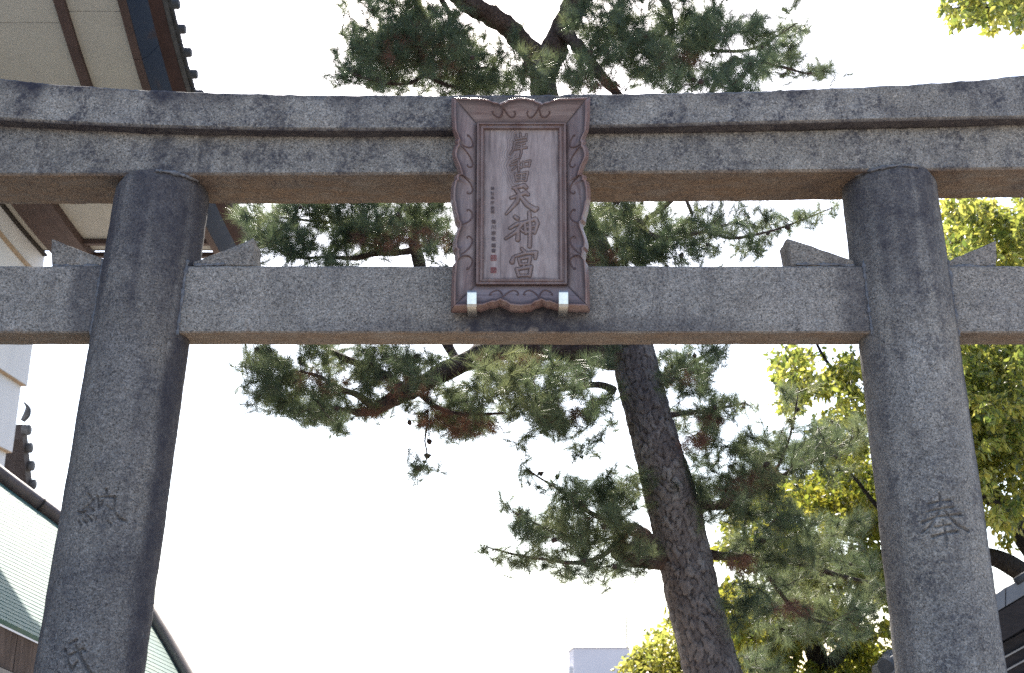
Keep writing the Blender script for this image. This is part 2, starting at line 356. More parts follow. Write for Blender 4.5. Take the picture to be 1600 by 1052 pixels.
YU, YK = -0.205, -0.295                         # front faces of the under lintel and of the top lintel
k_top = fitz([(0, 122), (120, 133), (300, 142), (500, 147), (700, 148.5), (925, 147), (1120, 141), (1340, 135.5), (1500, 126), (1600, 116)], YK, 4)
k_bot = fitz([(0, 186), (300, 200), (500, 203), (700, 203), (925, 196), (1340, 191), (1600, 183)], YK, 3)
u_top = fitz([(0, 196), (400, 209), (700, 211), (925, 209), (1340, 206), (1600, 196)], YU, 2)
u_bot = fitz([(0, 273), (400, 274), (700, 272), (925, 268), (1340, 269), (1600, 263)], YU, 2)
def k_stain_shade(v):
    t = (v[:, 2] - k_bot(v[:, 0])) / (k_top(v[:, 0]) - k_bot(v[:, 0])); n = fbm(v * np.array([5, 3, 3]), 3, 4)
    st = sstep(0.55, 1.15, t + 0.75 * n) * 0.75 + 0.45 * sstep(1.2, 2.6, np.abs(v[:, 0])) * sstep(-0.2, 0.5, n)
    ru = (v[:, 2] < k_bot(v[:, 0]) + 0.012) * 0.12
    st = st * (v[:, 2] > k_bot(v[:, 0]) + 0.02) + 0.85 * (v[:, 2] < k_bot(v[:, 0]) + 0.012); return st, ru  # underside evenly dark: shade beneath the overhang painted in
def u_stain_bounce(v):
    n = fbm(v * np.array([4, 4, 4]), 8, 4); zb = u_bot(v[:, 0])
    near = np.minimum(np.abs(v[:, 0] + 2.1), np.abs(v[:, 0] - 2.14))
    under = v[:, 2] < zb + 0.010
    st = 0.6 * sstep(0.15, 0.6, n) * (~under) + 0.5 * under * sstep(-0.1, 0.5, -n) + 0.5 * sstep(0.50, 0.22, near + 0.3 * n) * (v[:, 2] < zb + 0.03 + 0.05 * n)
    ru = under * np.clip(0.85 + 0.5 * n, 0, 1); return st, ru  # warm soffit: iron stain with light bounced off the ground painted in
beam('top_lintel', -3.3, 3.45, lambda X: rrect(YK, 0.28, k_bot(X), k_top(X), 0.014), M_LINTEL, torii, amp=0.009, seed=2, stain_lightf=k_stain_shade, slant=0.25)
beam('under_lintel', -3.2, 3.35, lambda X: rrect(YU, 0.205, u_bot(X), u_top(X) + 0.02, 0.014), M_UNDER, torii, amp=0.006, seed=5, stain_lightf=u_stain_bounce, slant=0.15)
YT = -0.115
zt_t = P(820, 415.5, YT)[2]; zt_b = P(820, 520, YT)[2]
def t_stain_shade(v):
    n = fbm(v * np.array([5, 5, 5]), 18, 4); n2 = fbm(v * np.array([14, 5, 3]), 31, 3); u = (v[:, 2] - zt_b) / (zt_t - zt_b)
    c = sstep(0.46, 0.20, np.abs(v[:, 0] - 0.10) + 0.16 * n + 0.15 * u + 0.05 * n2) * sstep(0.78, 0.45, u + 0.2 * n2)  # patch below the plaque: damp stain with the plaque's shadow painted in
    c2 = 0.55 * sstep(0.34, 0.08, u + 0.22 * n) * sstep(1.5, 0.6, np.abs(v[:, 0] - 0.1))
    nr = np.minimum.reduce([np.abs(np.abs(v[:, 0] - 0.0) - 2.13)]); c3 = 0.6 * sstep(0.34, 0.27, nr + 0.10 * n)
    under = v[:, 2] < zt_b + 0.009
    return np.where(under, 0.15 * c, np.clip(c + c2 + c3, 0, 0.95)), under * np.clip(0.65 + 0.5 * n, 0, 1)  # underside tinted for ground bounce as well as iron stain
beam('tie_beam', -3.2, 3.3, lambda X: rrect(YT, 0.115, zt_b, zt_t, 0.010), M_TIE, torii, amp=0.003, seed=7, stain_lightf=t_stain_shade)

# brush strokes shared by carved and raised characters
def stroke_dist(pts, strokes):
    """distance of points (n,k) to the centre lines minus their local half width; strokes: lists of (p, w)"""
    best = np.full(len(pts), 9.0); nd = np.full(len(pts), 9.0); wd = np.full(len(pts), 1.0)
    for st in strokes:
        for (a, wa), (b, wb) in zip(st[:-1], st[1:]):
            a = np.asarray(a); b = np.asarray(b); ab = b - a; L = np.dot(ab, ab) + 1e-12
            t = np.clip(((pts - a) @ ab) / L, 0, 1); d = np.linalg.norm(pts - (a + t[:, None] * ab), axis=1); w = wa + (wb - wa) * t
            e = d - w; k = e < best; best[k] = e[k]; nd[k] = d[k]; wd[k] = w[k]
    return best, nd, wd
def pillar(pxs, m, chars, seed, name='pillar'):
    """pxs: centre line in the photograph (px, py); chars: stroke lists in photograph pixels"""
    A = np.array([P(x, y, 0.0) for x, y in pxs]); cz = np.polyfit(A[:, 2], A[:, 0], 1); cx = lambda z: np.polyval(cz, z)
    ztop = u_bot(cx(4.45)) + 0.012; R0 = 0.268
    rad = lambda z: R0 - 0.002 * (z - 1.6)
    fine = []; cst = []
    for strokes, org, scl in chars:
        S = []
        for st in strokes:
            q = []
            for (x, y, w) in st:
                d = ray(org[0] + x / scl, org[1] + y / scl); c0 = cx(CAM[2] + d[2] * 5.9 / d[1]); r = rad(2)
                a = d[0] ** 2 + d[1] ** 2; o = np.array([CAM[0] - c0, CAM[1]]); b = 2 * (o[0] * d[0] + o[1] * d[1]); c = o @ o - r * r
                t = (-b - math.sqrt(b * b - 4 * a * c)) / (2 * a); q.append((CAM + d * t, w))
            S.append(q)
        allz = [p[2] for q in S for p, w in q]; fine.append((min(allz) - 0.03, max(allz) + 0.03)); cst.append(S)
    zs = list(np.arange(-0.02, ztop, 0.022))
    for a, b in fine: zs = [z for z in zs if not (a < z < b)] + list(np.arange(max(a, 0), b, 0.0034))
    zs = np.unique(np.array(sorted(zs + [ztop])))
    f0 = -math.pi / 2; th = np.concatenate([np.linspace(f0 - 1.0, f0 + 1.0, 170, endpoint=False), np.linspace(f0 + 1.0, f0 + 2 * math.pi - 1.0, 70, endpoint=False)])
    TH, Z = np.meshgrid(th, zs); D = np.stack([np.cos(TH), np.sin(TH), 0 * TH], -1); Rr = rad(Z)
    V = np.stack([cx(Z), 0 * Z, Z], -1) + D * Rr[..., None]
    nz = fbm(V * 7, seed, 4) * 0.0045 + fbm(V * 34, seed + 5, 2) * 0.0016
    # chipped rim below the lintel
    nz -= 0.02 * sstep(0.05, 0.0, ztop - Z) * (0.6 + fbm(V * 8, seed + 77, 3))
    flat = V.reshape(-1, 3); dep = np.zeros(len(flat)); masks = []
    for S in cst:
        e, nd, w = stroke_dist(flat, S); g = np.clip(1 - nd / w, 0, 1); dep = np.maximum(dep, np.minimum(1.9 * w, 0.017) * g ** 0.75); masks.append(nd < w * 1.25)
    V = (V + D * (nz - dep.reshape(Z.shape))[..., None]).reshape(-1, 3)
    thf = TH.reshape(-1); zf = Z.reshape(-1); n = fbm(flat * np.array([6, 6, 2.5]), seed + 3, 4)
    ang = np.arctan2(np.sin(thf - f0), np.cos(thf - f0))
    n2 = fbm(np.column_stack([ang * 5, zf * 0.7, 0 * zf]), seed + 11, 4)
    st = 0.85 * sstep(0.80, 1.12, ang + 0.16 * n) * sstep(3.1, 2.2, ang) + 0.35 * sstep(-0.75, -1.1, ang + 0.2 * n) * sstep(-3.1, -2.2, ang)  # dark flanks: algae streaks plus painted shade on sides turned from the light
    st = np.maximum(st, 0.78 * sstep(1.0, 0.05, (ztop - zf) * 1.0 + 0.55 * n2 + 0.35 * n)); st = np.clip(st + 0.42 * sstep(0.003, 0.014, dep), 0, 1)  # pillar tops stained, carved strokes darker with depth
    F = grid_faces(len(th), len(zs), True)
    used = np.zeros(len(F), bool); pil = None; subs = []
    for mk in masks:
        sel = mk[F].any(axis=1) & ~used; used |= sel; subs.append(F[sel])
    def sub(Fs):
        u, inv = np.unique(Fs, return_inverse=True); return V[u], inv.reshape(Fs.shape), u
    capv = len(V)
    v, fc, u = sub(F[~used]); pil = obj(name, v, fc, m, torii, attr={'stain_shade': st[u], 'rust_bounce': 0 * st[u]}, smooth=True)
    for Fs in subs:
        v, fc, u = sub(Fs); c = obj('carved_character', v, fc, m, pil, attr={'stain_shade': st[u], 'rust_bounce': 0 * st[u]}, smooth=True)
    return pil, cx, ztop, R0
W = 0.0085
def w1(*pts, w=W): return [(x, y, w * k) for x, y, k in pts]
HOU = ([w1((430, 300, .9), (520, 275, 1), (615, 245, .7)), w1((640, 242, .6), (790, 235, 1)), w1((612, 120, .7), (622, 230, 1), (610, 330, .6)),
        w1((400, 430, .6), (560, 385, .9), (840, 350, 1)), w1((310, 605, 1.1), (430, 555, 1), (560, 505, .8), (765, 485, .8), (970, 462, 1.2)),
        w1((610, 400, .7), (540, 520, .8), (450, 660, .9), (315, 768, .7)), w1((690, 400, .8), (780, 500, 1), (920, 640, 1.2), (1090, 735, 1)),
        w1((540, 675, .9), (650, 655, .8), (800, 630, .9)), w1((495, 835, 1.2), (730, 762, 1), (910, 745, 1.2)), w1((668, 560, .7), (700, 720, .9), (722, 850, .8), (725, 1010, .6))], (1410, 760), 10.52)
NOU = ([w1((390, 340, .8), (430, 390, 1)), w1((470, 430, .9), (400, 520, .7), (300, 590, .6)), w1((210, 625, .7), (280, 655, 1.1), (350, 620, .8)), w1((420, 565, .7), (475, 608, .9)), w1((385, 700, .8), (445, 775, 1.1)),
        w1((225, 785, .8), (268, 850, 1)), w1((300, 760, .8), (358, 820, 1)), w1((525, 735, .6), (515, 770, .8)), w1((543, 380, 1), (560, 470, .9), (570, 585, .8)), w1((690, 262, 1.1), (700, 330, .9)),
        w1((600, 388, .7), (720, 385, .9), (830, 390, 1.3), (840, 440, 1)), w1((840, 430, .9), (822, 620, .7)), w1((650, 430, .6), (610, 520, .8), (560, 590, .6)), w1((705, 528, .7), (778, 598, .9)),
        w1((825, 640, .7), (920, 740, 1.25), (1035, 795, .9)), w1((715, 785, .7), (772, 832, .9)), w1((800, 690, .5), (820, 800, .6))], (100, 740), 10.52)
UJI = ([w1((415, 385, .8), (575, 305, 1.2)), w1((310, 515, .9), (350, 650, .8), (390, 830, .9), (460, 995, 1.3)), w1((460, 995, 1.2), (530, 880, 1), (600, 780, .7)),
        w1((415, 655, 1.1), (590, 570, .9), (720, 505, 1.1), (770, 545, 1)), w1((545, 425, .8), (615, 550, 1), (680, 720, 1.1), (780, 890, 1.2), (880, 1050, 1.4), (990, 1180, 1.2), (1080, 1170, .8))], (80, 980), 14.61)
pilL, cxL, ztL, R0 = pillar([(257, 285), (219, 540), (140, 1052)], M_PIL_L, [NOU, UJI], 40)
pilR, cxR, ztR, R0 = pillar([(1387, 285), (1420, 540), (1485, 1052)], M_PIL_R, [HOU], 60)

# wedges that lock the tie beam, tall away from the pillars
def wedge(poly, seed):
    yb = -0.10; q = [P(x, y, yb) for x, y in poly]; zb = zt_t + 0.004
    q = [np.array([p[0], yb, max(p[2], zb)]) for p in q]; v, f = prism(q, (0, 0.19, 0)); o = obj('wedge', v, f, M_WEDGE, torii); me = o.data
    bm = bmesh.new(); bm.from_mesh(me); bmesh.ops.bevel(bm, geom=list(bm.edges), offset=0.007, segments=1, affect='EDGES'); bmesh.ops.triangulate(bm, faces=bm.faces[:])
    for _ in range(3): bmesh.ops.subdivide_edges(bm, edges=[e for e in bm.edges if e.calc_length() > 0.03], cuts=1)
    co = np.array([q.co[:] for q in bm.verts]); nz = np.stack([fbm(co * 28 + 7 * k, 300 + 10 * seed + k, 3) for k in range(3)], -1) * 0.007
    for q, d in zip(bm.verts, nz): q.co += Vector(d)
    bm.to_mesh(me); bm.free(); return sharp(o, 40)
wedge([(80, 418), (80, 373), (170, 408), (170, 418)], 1)
wedge([(302, 418), (302, 410), (396, 372), (397, 418)], 2)
wedge([(1238, 418), (1229, 371), (1334, 407), (1336, 418)], 3)
wedge([(1473, 418), (1472, 412), (1557, 375), (1558, 418)], 4)
def mortar(pts, r, seed):
    q = smooth_path([(*p, r) for p in pts], 0.012); n = fbm(q[:, :3] * 30, seed, 3); q[:, 3] *= np.clip(1 + 1.5 * n + 0.8 * fbm(q[:, :3] * 90, seed + 3, 2), 0.25, 2.6); q[:, :3] += 0.004 * np.stack([fbm(q[:, :3] * 25 + k, seed + k, 2) for k in (5, 9, 13)], -1)
    v, f = tube_np(q, 7); obj('mortar_joint', v, f, M_MORTAR, torii, smooth=True)
def side_pt(cx, sgn, z, y): return (cx(z) + sgn * math.sqrt((R0 - 0.004) ** 2 - y * y), y, z)
for cx, sg, sd in ((cxL, -1, 1), (cxL, 1, 2), (cxR, -1, 3), (cxR, 1, 4)):
    mortar([side_pt(cx, sg, z, YT - 0.004) for z in np.linspace(zt_b - 0.02, zt_t + 0.03, 6)], 0.0085, sd)
for a, b, sd in (((83, 415), (172, 416), 11), ((304, 415), (352, 413), 12), ((1245, 413), (1334, 415), 13), ((1474, 416), (1555, 417), 14)):
    mortar([P(a[0] + (b[0] - a[0]) * t, a[1] + (b[1] - a[1]) * t, -0.105) for t in (0, .3, .6, 1)], 0.007, sd)
def ringpts(cx, zt, a0, a1): return [(cx(zt) + (R0 - 0.006) * math.cos(a), (R0 - 0.006) * math.sin(a), zt - 0.012) for a in np.linspace(a0, a1, 14)]
mortar(ringpts(cxL, ztL, -1.45, -0.5), 0.010, 21); mortar(ringpts(cxR, ztR, -2.7, -1.2), 0.007, 22)

# ------------------------------------------------------------------ name plaque
pb = P(813.5, 446, -0.185); pt = P(813.5, 194, -0.31)
VV = (pt - pb); HGT = np.linalg.norm(VV); VV /= HGT; UU = np.array([1.0, 0, 0]); WWv = np.cross(UU, VV); WWv = WWv if WWv[1] < 0 else -WWv
plaque = thing('name_plaque', 'carved wooden name plaque in a scalloped frame, hung at the centre of the stone torii', 'plaque', tuple(pb))
def PQ(px, py, w): return PN(px, py, pb + WWv * w, WWv)
def uv(px, py, w=0.0):
    q = PQ(px, py, w) - pb; return np.array([q @ UU, q @ VV])
def L3(u, v, w): return pb + np.multiply.outer(np.asarray(u, float), UU) + np.multiply.outer(np.asarray(v, float), VV) + np.multiply.outer(np.asarray(w, float), WWv)
def zz(x, y): return uv(690 + x / 2.924, 140 + y / 2.924)
def z5(x, y): return uv(750 + x / 8.093, 195 + y / 8.093)
def stk(fn, k, *pts): return [(fn(x, y), w * k) for x, y, w in pts]
a, b = 0.0042, 0.0105
CH = [
 [stk(z5, a, (505, 105, .9), (510, 172, .9)), stk(z5, a, (452, 128, .9), (450, 185, 1), (580, 158, 1)), stk(z5, a, (585, 118, .9), (580, 168, 1)), stk(z5, a, (430, 222, 1), (580, 198, 1.2)), stk(z5, a, (442, 222, 1), (415, 320, 1), (380, 375, .6)),
  stk(z5, a, (468, 255, .9), (560, 240, 1.1)), stk(z5, a, (440, 312, 1), (585, 288, 1.4)), stk(z5, a, (520, 245, 1), (520, 350, 1.2), (500, 425, .8))],
 [stk(z5, a, (478, 442, 1), (405, 478, .9)), stk(z5, a, (385, 515, .9), (500, 486, 1.1)), stk(z5, a, (482, 455, 1), (488, 585, 1.2)), stk(z5, a, (480, 510, 1), (400, 575, .7)), stk(z5, a, (495, 515, .8), (520, 548, 1)),
  stk(z5, a, (540, 472, 1), (552, 530, 1)), stk(z5, a, (540, 478, 1), (632, 456, 1.1), (616, 526, 1.1)), stk(z5, a, (552, 527, 1), (616, 522, 1))],
 [stk(z5, a, (440, 622, 1.1), (462, 708, 1.1)), stk(z5, a, (445, 628, 1.1), (600, 602, 1.2), (576, 706, 1.3)), stk(z5, a, (462, 706, 1), (576, 702, 1)), stk(z5, a, (525, 618, .9), (520, 702, .9)), stk(z5, a, (458, 668, .9), (585, 655, .9))],
 [stk(z5, b, (420, 805, .7), (490, 788, .9), (548, 770, 1.2), (580, 795, 1.0)), stk(z5, b, (390, 928, .7), (500, 892, .9), (575, 862, 1.1), (605, 885, .8)), stk(z5, b, (452, 815, .9), (492, 880, 1), (465, 975, 1.1), (330, 1130, .5)), stk(z5, b, (500, 895, .8), (590, 1010, 1.2), (690, 1075, 1.35), (720, 1062, .9))],
 [stk(zz, b, (335, 582, .9), (346, 590, 1)), stk(zz, b, (312, 634, .7), (345, 614, .9), (370, 610, 1)), stk(zz, b, (366, 614, 1), (340, 650, .9), (292, 682, .6)), stk(zz, b, (350, 640, .9), (348, 686, 1.1)), stk(zz, b * .8, (362, 640, .7), (372, 650, .8)),
  stk(zz, b * .85, (378, 606, .9), (384, 656, .9)), stk(zz, b * .85, (380, 607, .9), (428, 592, 1.2), (438, 612, 1.1), (424, 655, .9)), stk(zz, b * .7, (384, 630, .8), (426, 624, .8)), stk(zz, b * .8, (384, 653, .8), (424, 648, .9)), stk(zz, b, (400, 562, .8), (404, 640, 1), (402, 718, .9))],
 [stk(zz, b, (366, 728, .7), (380, 744, .9)), stk(zz, b, (328, 768, .8), (322, 788, 1.2)), stk(zz, b, (336, 762, .6), (385, 748, .8), (430, 746, 1.1), (428, 772, .7)),
  stk(zz, b * .75, (352, 774, .9), (360, 800, .9)), stk(zz, b * .75, (354, 774, .9), (405, 764, 1.1), (398, 798, 1)), stk(zz, b * .7, (360, 799, .8), (398, 797, .8)), stk(zz, b * .7, (378, 800, .8), (370, 816, .8)),
  stk(zz, b * .8, (342, 820, .9), (352, 852, 1)), stk(zz, b * .8, (342, 822, .9), (408, 810, 1.2), (402, 852, 1)), stk(zz, b * .75, (352, 851, .9), (402, 850, .9))],
]
i0 = uv(755.5, 436); i1 = uv(871.5, 203.5)
nu, nv = 236, 452
us = np.linspace(i0[0] - 0.012, i1[0] + 0.012, nu); vv_ = np.linspace(i0[1] - 0.012, i1[1] + 0.012, nv)
GU, GV = np.meshgrid(us, vv_); pts = np.column_stack([GU.ravel(), GV.ravel()])
hgt = np.zeros(len(pts)); grv = np.zeros(len(pts)); inside = []
best = np.full(len(pts), 9.0)
for k, S in enumerate(CH):
    e, nd, w = stroke_dist(pts, S); up = np.clip(1 - (nd / w) ** 2, 0, 1) ** 0.5
    hgt = np.maximum(hgt, up * np.minimum(w * 0.75, 0.0075)); inside.append(e < 0.002)
    best = np.minimum(best, e)
gg = np.exp(-((best - 0.0018) / 0.0018) ** 2); hgt -= 0.0045 * gg; grv = 0.55 * gg
ref = np.full(len(pts), 9.0)
for S in CH[:3]: ref = np.minimum(ref, stroke_dist(pts, S)[0])
fld = sstep(0.085, 0.02, ref) * (ref > 0.004) * (best > 0.004) * sstep(z5(560, 0)[0], z5(440, 0)[0], pts[:, 0])
ph = 2 * math.pi * (ref / 0.0125 + 0.6 * fbm(np.column_stack([pts * 18, 0 * pts[:, 0]]), 5, 2))
hgt += fld * 0.0018 * np.sin(ph); grv = np.maximum(grv, 0.42 * fld * (np.sin(ph) < -0.5))
hgt += 0.0006 * fbm(np.column_stack([pts[:, 0] * 90, pts[:, 1] * 5, 0 * pts[:, 0]]), 9, 3)
# a darker knot streak in the boards and a seam beside the small writing
sk = uv(765, 225); grv = np.maximum(grv, 0.45 * np.exp(-((pts[:, 0] - sk[0]) / 0.008) ** 2) * sstep(sk[1] - 0.11, sk[1] - 0.02, pts[:, 1]))
sm = uv(782, 400); grv = np.maximum(grv, 0.5 * np.exp(-((pts[:, 0] - sm[0]) / 0.003) ** 2) * sstep(sm[1] + 0.12, sm[1] + 0.04, pts[:, 1]))
edge = np.minimum.reduce([pts[:, 0] - i0[0], i1[0] - pts[:, 0], pts[:, 1] - i0[1]]); grv = np.maximum(grv, 0.5 * sstep(0.014, 0.0, edge + 0.008 * fbm(np.column_stack([pts * 25, 0 * pts[:, 0]]), 2, 3)))
PV = L3(pts[:, 0], pts[:, 1], hgt); F = grid_faces(nu, nv); used = np.zeros(len(F), bool); parts = []
for mk in inside:
    sel = mk[F].any(axis=1) & ~used; used |= sel; parts.append(F[sel])
def subm(Fs):
    u, inv = np.unique(Fs, return_inverse=True); return u, inv.reshape(Fs.shape)
u, fc = subm(F[~used]); panel = obj('panel', PV[u], fc, M_PANEL, plaque, attr={'groove': grv[u]}, smooth=True)
for Fs in parts:
    u, fc = subm(Fs); obj('raised_character', PV[u], fc, M_CHAR, panel, attr={'groove': grv[u] * 0.9}, smooth=True)
v, f = prism([L3(x, y, -0.014) for x, y in ((us[0], vv_[0]), (us[-1], vv_[0]), (us[-1], vv_[-1]), (us[0], vv_[-1]))], -WWv * 0.02); obj('backing_board', v, f, M_PANEL, plaque, attr={'groove': np.zeros(8)})
# inner moulding: four mitred lengths with a stepped profile
mo = [uv(743.5, 446), uv(884, 194)]; mi = [i0, i1]
def rect(lo, hi): return [(lo[0], lo[1]), (hi[0], lo[1]), (hi[0], hi[1]), (lo[0], hi[1])]
def lerp(a, b, t): return (np.array(a) * (1 - t) + np.array(b) * t)
prof = [(0.0, 0.004), (0.0, 0.022), (0.08, 0.028), (0.26, 0.028), (0.34, 0.017), (0.44, 0.014), (0.60, 0.020), (0.82, 0.021), (0.92, 0.014), (1.0, 0.0), (1.0, -0.012), (0.0, -0.012)]
for k in range(4):
    V = []
    for q in (k, (k + 1) % 4):
        for t, w in prof:
            a_ = rect(mo[0], mo[1])[q]; b_ = rect(mi[0], mi[1])[q]; c_ = lerp(a_, b_, t); V.append(L3(c_[0], c_[1], w))
    n = len(prof); f = [(i, (i + 1) % n, n + (i + 1) % n, n + i) for i in range(n)] + [tuple(range(n))[::-1], tuple(range(n, 2 * n))]
    # keep mitres a hair apart
    V = np.array(V); d = (V[n:] - V[:n]).mean(axis=0); d /= np.linalg.norm(d); V[:n] += d * 0.0008; V[n:] -= d * 0.0008
    sharp(obj('inner_moulding', V, f, M_MOULD, plaque), 30)
# outer frame boards: sloping face, scalloped bevelled rim
OW, EW = 0.072, 0.030                           # how far the rim stands out, and the outer arris behind it
oc = [uv(704.5, 486, EW), uv(922, 486, EW), uv(922, 152, EW), uv(704.5, 152, EW)]
ic = [np.array(c) for c in rect(mo[0], mo[1])]
side_prof = [(0, 0), (.09, .01), (.15, .06), (.165, .17), (.185, .28), (.205, .2), (.215, .25), (.235, .13), (.265, .06), (.285, .08), (.32, .3), (.355, .42), (.365, .43), (.372, .2), (.385, .17), (.395, .2), (.405, .07), (.44, -.02), (.495, -.03), (.505, .02), (.55, .1), (.58, .2), (.60, .22), (.615, .36), (.635, .36), (.66, .24), (.69, .12), (.71, .08), (.73, .1), (.745, .22), (.765, .2), (.79, .25), (.80, .1), (.82, .08), (.87, .03), (.93, .01), (1, 0)]
top_half = [(0, 0), (.20, .05), (.25, .13), (.275, .25), (.31, .28), (.325, .38), (.345, .30), (.385, .22), (.40, .12), (.43, .1), (.465, .03), (.5, .02)]
top_prof = top_half + [(1 - t, d) for t, d in top_half[-2::-1]]
bot_half = [(0, 0), (.21, .05), (.27, .24), (.295, .22), (.33, .36), (.352, .28), (.385, .22), (.42, .06), (.45, .03), (.5, 0)]
bot_prof = bot_half + [(1 - t, d) for t, d in bot_half[-2::-1]]
FPROF = {}
def frame_board(k, prf, mat_face, flip=False):
    a_i, b_i, a_o, b_o = ic[k], ic[(k + 1) % 4], oc[k], oc[(k + 1) % 4]
    t0 = np.array([p[0] for p in prf]); d0 = np.array([p[1] for p in prf])
    if flip: t0 = 1 - t0[::-1]; d0 = d0[::-1]
    ts = np.unique(np.concatenate([np.linspace(0, 1, 150), t0])); dd = np.interp(ts, t0, d0)
    nrm = np.array([-(b_i - a_i)[1], (b_i - a_i)[0]]); nrm /= np.linalg.norm(nrm)
    if np.dot(nrm, a_o - a_i) < 0: nrm = -nrm
    bw = abs(np.dot(a_o - a_i, nrm)); rim = 0.026; FPROF[k] = (ts, (bw - dd * 0.098 - rim) / bw); g = 0.0012 / max(1e-6, np.linalg.norm(b_i - a_i))
    V = []; FR = []
    for t, d in zip(ts, dd):
        tt = g + t * (1 - 2 * g); pi_ = a_i + (b_i - a_i) * tt; po = a_o + (b_o - a_o) * tt; dirn = (po - pi_) / bw
        out = bw - d * 0.098
        rows = [(0.0, 0.0)] + [((out - rim) * s_, OW * s_ ** 1.15) for s_ in (0.25, 0.5, 0.75, 0.97)] + [(out - rim + 0.001, OW + 0.0015), (out - rim + 0.006, OW + 0.001), (out - 0.002, EW + 0.004), (out, EW - 0.004), (out, -0.028), (0.0, -0.028)]
        V.append([L3(*(pi_ + dirn * x), w) for x, w in rows])
    V = np.array(V); ns, nr, _ = V.shape; idx = lambda i, j: i * nr + j
    face, edge_, rest = [], [], []
    for i in range(ns - 1):
        for j in range(nr):
            q = (idx(i, j), idx(i, (j + 1) % nr), idx(i + 1, (j + 1) % nr), idx(i + 1, j)); (face if j < 4 or j > 8 else edge_).append(q)
    face += [tuple(idx(0, j) for j in range(nr))[::-1], tuple(idx(ns - 1, j) for j in range(nr))]
    V = V.reshape(-1, 3); gr = np.zeros((ns, nr)); gr[:, 4] = 0.9; gr[:, 3] = 0.15; gr[:, 0] = 0.6; gr[:2, :] = 0.5; gr[-2:, :] = 0.5
    o = obj('frame_board', V, face, mat_face, plaque, attr={'groove': gr.ravel()}); sharp(o, 30)
    F2 = np.array(edge_); u, fc = subm(F2); e = obj('scalloped_rim', V[u], fc, M_EDGE, o); sharp(e, 30)
    return o
fb = [frame_board(0, bot_prof, M_FRAMEH), frame_board(1, side_prof, M_FRAME, True), frame_board(2, top_prof, M_FRAMEH), frame_board(3, side_prof, M_FRAME)]
# carved scroll lines on the boards
def board_pt(k, t, s_):
    a_i, b_i, a_o, b_o = ic[k], ic[(k + 1) % 4], oc[k], oc[(k + 1) % 4]; pi_ = a_i + (b_i - a_i) * t; po = a_o + (b_o - a_o) * t
    fs = float(np.interp(t, *FPROF[k])); x = min(s_, fs * 0.985); q = pi_ + (po - pi_) * x
    kx = np.array([0, .25, .5, .75, .97]); return L3(q[0], q[1], float(np.interp(x / fs, kx, OW * kx ** 1.15)) + 0.0012)
def scroll(k, ctl):  # dark cut line
    q = [(*board_pt(k, t, s_), 0.0042 * r) for t, s_, r in ctl]; p = smooth_path(q, 0.005); v, f = tube_np(p, 6); return obj('carved_scroll', v, f, M_SCROLL, fb[k], smooth=True)
def curl(k, t0, dirn, s0=0.78, L=0.10, curlr=1.0, depth=0.62):
    """from the notch at t0 a line runs inwards and along the board and ends in a curl"""
    A = [(0, 0, .6), (.06, -.14, 1), (.24, -.30, 1.1), (.55, -.40, 1.1), (.84, -.37, 1), (1.0, -.27, 1), (.96, -.20, .9), (.87, -.23, .6)]
    scroll(k, [(t0 + dirn * L * x, s0 + y * depth / .62, r) for x, y, r in A])
for sgn, tc in ((1, .345), (-1, .655)):
    curl(2, tc, -sgn, .62, .11); curl(2, tc, sgn, .62, .10)
    curl(0, tc, -sgn, .62, .13); curl(0, tc, sgn, .62, .13)
for k in (1, 3):
    fl = (lambda t: 1 - t) if k == 1 else (lambda t: t); sg = -1 if k == 1 else 1
    for t0, dd in ((.205, -1), (.215, 1), (.365, 1), (.625, -1), (.775, -1), (.785, 1)):
        curl(k, fl(t0), sg * dd, .58, .085, 1.0, .66)
# small signature column and two vermilion seals
def text_mesh(ch, cu, cv, size, m, parent, name):
    c = bpy.data.curves.new('t', 'FONT'); c.body = ch; c.size = size; c.align_x = 'CENTER'; c.align_y = 'CENTER'; c.resolution_u = 1; c.extrude = 0.0008; c.offset = 0.0004
    t = bpy.data.objects.new('t', c); C.objects.link(t); dg = bpy.context.evaluated_depsgraph_get(); me = bpy.data.meshes.new_from_object(t.evaluated_get(dg))
    v = np.array([q.co[:] for q in me.vertices]) if len(me.vertices) else np.zeros((0, 3)); fs = [tuple(p.vertices) for p in me.polygons]
    bpy.data.objects.remove(t); bpy.data.curves.remove(c); bpy.data.meshes.remove(me)
    if not len(v): return
    return obj(name, L3(cu + v[:, 0], cv + v[:, 1], v[:, 2] + 0.0022), fs, m, parent)
def z6(x, y): return uv(755 + x / 6.57, 280 + y / 6.57)
for ch, y in zip('神社本庁統理', (100, 150, 195, 245, 300, 338)):
    q = z6(95, y); text_mesh(ch, q[0], q[1], 0.021, M_INK, panel, 'small_character')
for ch, y in zip('徳川宗敬謹書', (440, 495, 558, 618, 685, 738)):
    q = z6(106, y); text_mesh(ch, q[0], q[1], 0.025, M_INK, panel, 'small_character')
for y in (808, 935):
    q = z6(106, y); mb = MB(); hs = 0.0145
    def bar(x0, x1, y0, y1): mb.add([L3(q[0] + x, q[1] + y_, w) for w in (0.0012, 0.0035) for x, y_ in ((x0, y0), (x1, y0), (x1, y1), (x0, y1))], HEXF)
    for x in (-1, -.33, .33, 1): bar((x - .11) * hs, (x + .11) * hs, -hs, hs)
    for yy in ((-1, -.2, .35, 1) if y == 808 else (-1, -.45, .1, .55, 1)): bar(-hs * .99, hs * .99, (yy - .10) * hs, (yy + .10) * hs)
    mb.build('seal', M_SEAL, panel)
